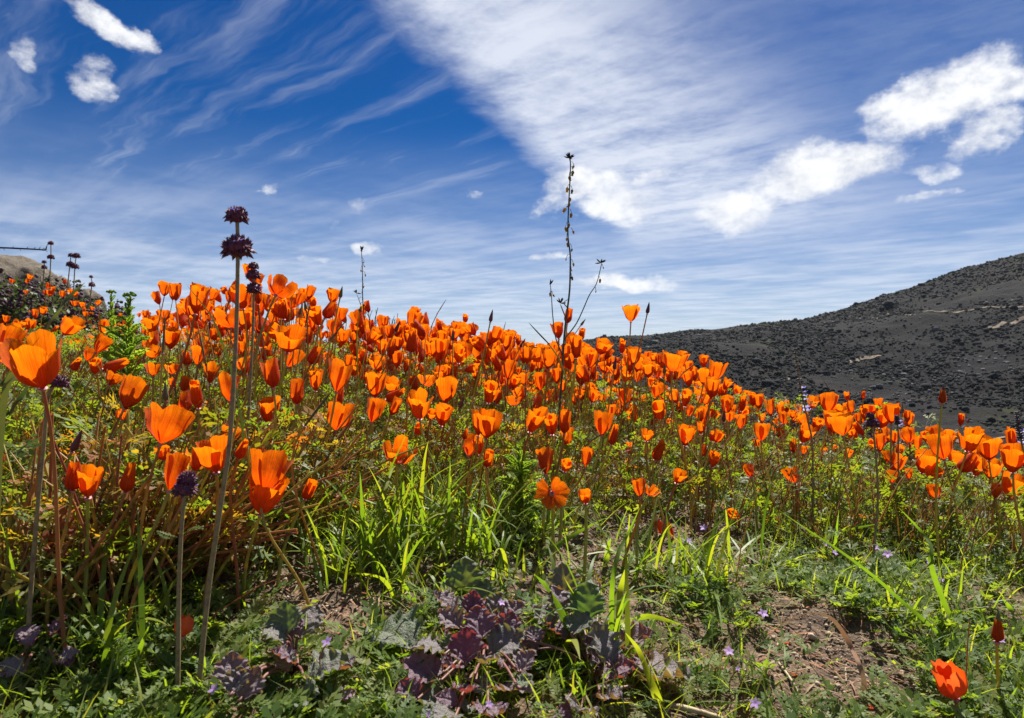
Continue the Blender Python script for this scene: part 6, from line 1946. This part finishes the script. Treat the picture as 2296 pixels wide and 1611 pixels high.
SB = [(733, 1440, 34, 'lilac flower on the dark soil beside the olive-purple plant'), (480, 1546, 36, 'lilac flower at the foot of the tallest sage stalk'), (1125, 1352, 22, 'lilac flower between purple leaves and the right rosette'),
      (1097, 1580, 24, 'violet flower in the shade under the purple leaves'), (1410, 1186, 24, 'lilac flower beside the drooping wilted poppy'), (1428, 1180, 18, 'smaller lilac flower close beside the drooping wilted poppy'),
      (1545, 1213, 22, 'lilac flower on the soil right of the hanging wilted poppies'), (1578, 1184, 24, 'lilac flower above the bare soil slope'), (1855, 1222, 26, 'lilac flower where two long blades cross'), (1872, 1240, 20, 'drooping lilac flower under the crossing blades'),
      (1963, 1228, 24, 'left lilac flower of the pair near the right sage foot'), (1990, 1243, 28, 'right lilac flower of the pair near the right sage foot'), (2085, 1264, 26, 'lilac flower before the dark foliage under the valley-edge poppies'), (2110, 1300, 18, 'tiny lilac flower beside the kinked blade'),
      (1711, 1376, 30, 'lilac flower beside the arched brown blade'), (1634, 1461, 30, 'lilac flower over ferny leaves right of the grey leaf'), (1693, 1578, 34, 'lilac flower low among ferny leaves below the bare soil'), (2245, 1436, 22, 'lilac flower half hidden behind the half-open bud'),
      (1655, 1500, 16, 'tiny lilac flower just below a larger lilac one'), (962, 1602, 22, 'lilac flower below the left purple leaves')]
for q, (px, py, s, lab) in enumerate(SB): storksbill(px, py, s, lab, q)

# ------------------------------------------------------------------ dry stems, fallen petals, a yellow bud
def loose_stem(reg, pts, rad, label, mat='dry', lift=0.006):
    P = []
    for p in pts:
        q = ground_hit(*full(reg, *p), lift)
        P.append((q.x, q.y, q.z))
    C = spline(P, 30)
    C[:, 2] = np.maximum(C[:, 2], gz(C[:, 0], C[:, 1]) + rad * 0.6)
    root = C[0].copy()
    V, F = tube(C - root, np.linspace(rad, rad * .7, 30), 7)
    tag(link('dry_stem', np_mesh('dry_stem', V, F, M[mat]), None, root), label, 'stem', 'dry stems on the ground')
loose_stem(5, [(1480, 1165), (1400, 1142), (1330, 1148), (1295, 1195), (1320, 1245), (1400, 1280), (1490, 1300)], .0028, 'looped tan dry stem lying on the soil')
loose_stem(6, [(360, 1432), (480, 1490), (600, 1550), (740, 1625)], .0040, 'thick pale green stem lying among the herbs')
loose_stem(7, [(880, 1535), (1000, 1560), (1200, 1620)], .0036, 'thick grey-green stem lying below the big flat grey leaf')
loose_stem(7, [(390, 1480), (520, 1445), (660, 1410)], .0026, 'reddish stem creeping from the smaller purple plant', 'pinkstalk')
loose_stem(8, [(170, 1275), (240, 1370), (300, 1480), (345, 1600)], .0016, 'thin grey dry stem curving over the soil slope')
loose_stem(7, [(370, 275), (560, 275), (760, 285), (900, 300), (1100, 230), (1280, 150), (1420, 90)], .0022, 'long tan arching stem stretched over the soil at the field edge', 'dry', .03)
loose_stem(6, [(110, 700), (220, 712), (360, 735)], .0018, 'dark red fallen stem beside the central grass', 'redstem')
loose_stem(5, [(1165, 980), (1180, 1060), (1230, 1140), (1290, 1170)], .0014, 'thin tan stem bending down to the soil', 'dry')

def fallen_petal(px, py, size, label, seed):
    p = ground_hit(px, py, 0.004)
    rnd = random.Random(seed)
    s = size / FPX * p.y
    q = Quaternion((0, 0, 1), rnd.uniform(0, 6.28)) @ Quaternion((0, 1, 0), R(rnd.uniform(60, 85)))
    o = link('fallen_petal', rnd.choice(PETALS['open'][0]), None, p, q, (s, s, s))
    tag(o, label, 'petal', 'fallen orange petals')
for q, (px, py, s, lab) in enumerate(((1745, 1432, 24, 'fallen orange petal beside the arched brown blade'), (2020, 1530, 18, 'tiny fallen orange petal left of the crumpled poppy'), (1770, 1508, 18, 'small orange scrap low on the bare soil'),
                                      (1690, 1190, 26, 'fallen orange petal on the rise right of the soil slope'), (1705, 1215, 20, 'small faded petal under the rise'), (990, 1190, 26, 'faded orange petal below the central poppies'),
                                      (420, 1410, 26, 'fallen orange petal beside the short sage stalk'), (1960, 1590, 20, 'yellow-orange scrap at the bottom of the soil bank'), (1195, 1235, 24, 'fallen red-orange petal at the pale sprout'))):
    fallen_petal(px, py, s, lab, q)

def yellow_bud():
    d = 1.75
    b = at(806, 700, d)
    root, P = stem_curve(b, (0.2, 0, 1), lean=(-0.01, 0.02))
    o = thing('yellow_daisy', root, 'single yellow daisy bud beside the short jewelflower', 'flower')
    V, F = tube(P - np.array(root), 0.0011, 5)
    link('stem', np_mesh('stem', V, F, M['groundsel']), o)
    q = axis_quat((0.35, 0, 1))
    link('calyx', BUD[0], o, b - root, q, (.010, .010, .014))
    for k in range(8):
        lf = link('petal', LPETY, o, b - root + Vector((0.002, 0, .006)), q @ Quaternion((0, 0, 1), k * .785) @ Quaternion((0, 1, 0), R(-68)), (.012, .010, .012))
LPETY = LPET.copy(); LPETY.materials.clear(); LPETY.materials.append(M['yellow'])
yellow_bud()
print('objects', len(bpy.data.objects), 'tris', sum(sum(len(p.vertices) - 2 for p in []) for _ in (0,)))

# ------------------------------------------------------------------ thin air between here and the far hill
def haze_box():
    m = bpy.data.materials.new('haze')
    m.use_nodes = True
    nt = m.node_tree
    nt.nodes.clear()
    v = nt.nodes.new('ShaderNodeVolumePrincipled')
    v.inputs['Color'].default_value = (0.68, 0.82, 1.0, 1)
    v.inputs['Density'].default_value = HAZE_DENSITY
    v.inputs['Anisotropy'].default_value = 0.0
    out = nt.nodes.new('ShaderNodeOutputMaterial')
    nt.links.new(v.outputs[0], out.inputs['Volume'])
    x0, x1, y0, y1, z0, z1 = -3700, 3700, -1700, 5200, -75, 420
    V = np.array([(x, y, z) for x in (x0, x1) for y in (y0, y1) for z in (z0, z1)], float)
    F = np.array([(0, 1, 3, 2), (4, 6, 7, 5), (0, 4, 5, 1), (2, 3, 7, 6), (0, 2, 6, 4), (1, 5, 7, 3)])
    tag(link('haze', np_mesh('haze', V, F, m, smooth=False)), 'thin pale haze in the air over the valley', 'haze', kind='stuff')
HAZE_DENSITY = 0.00002
haze_box()
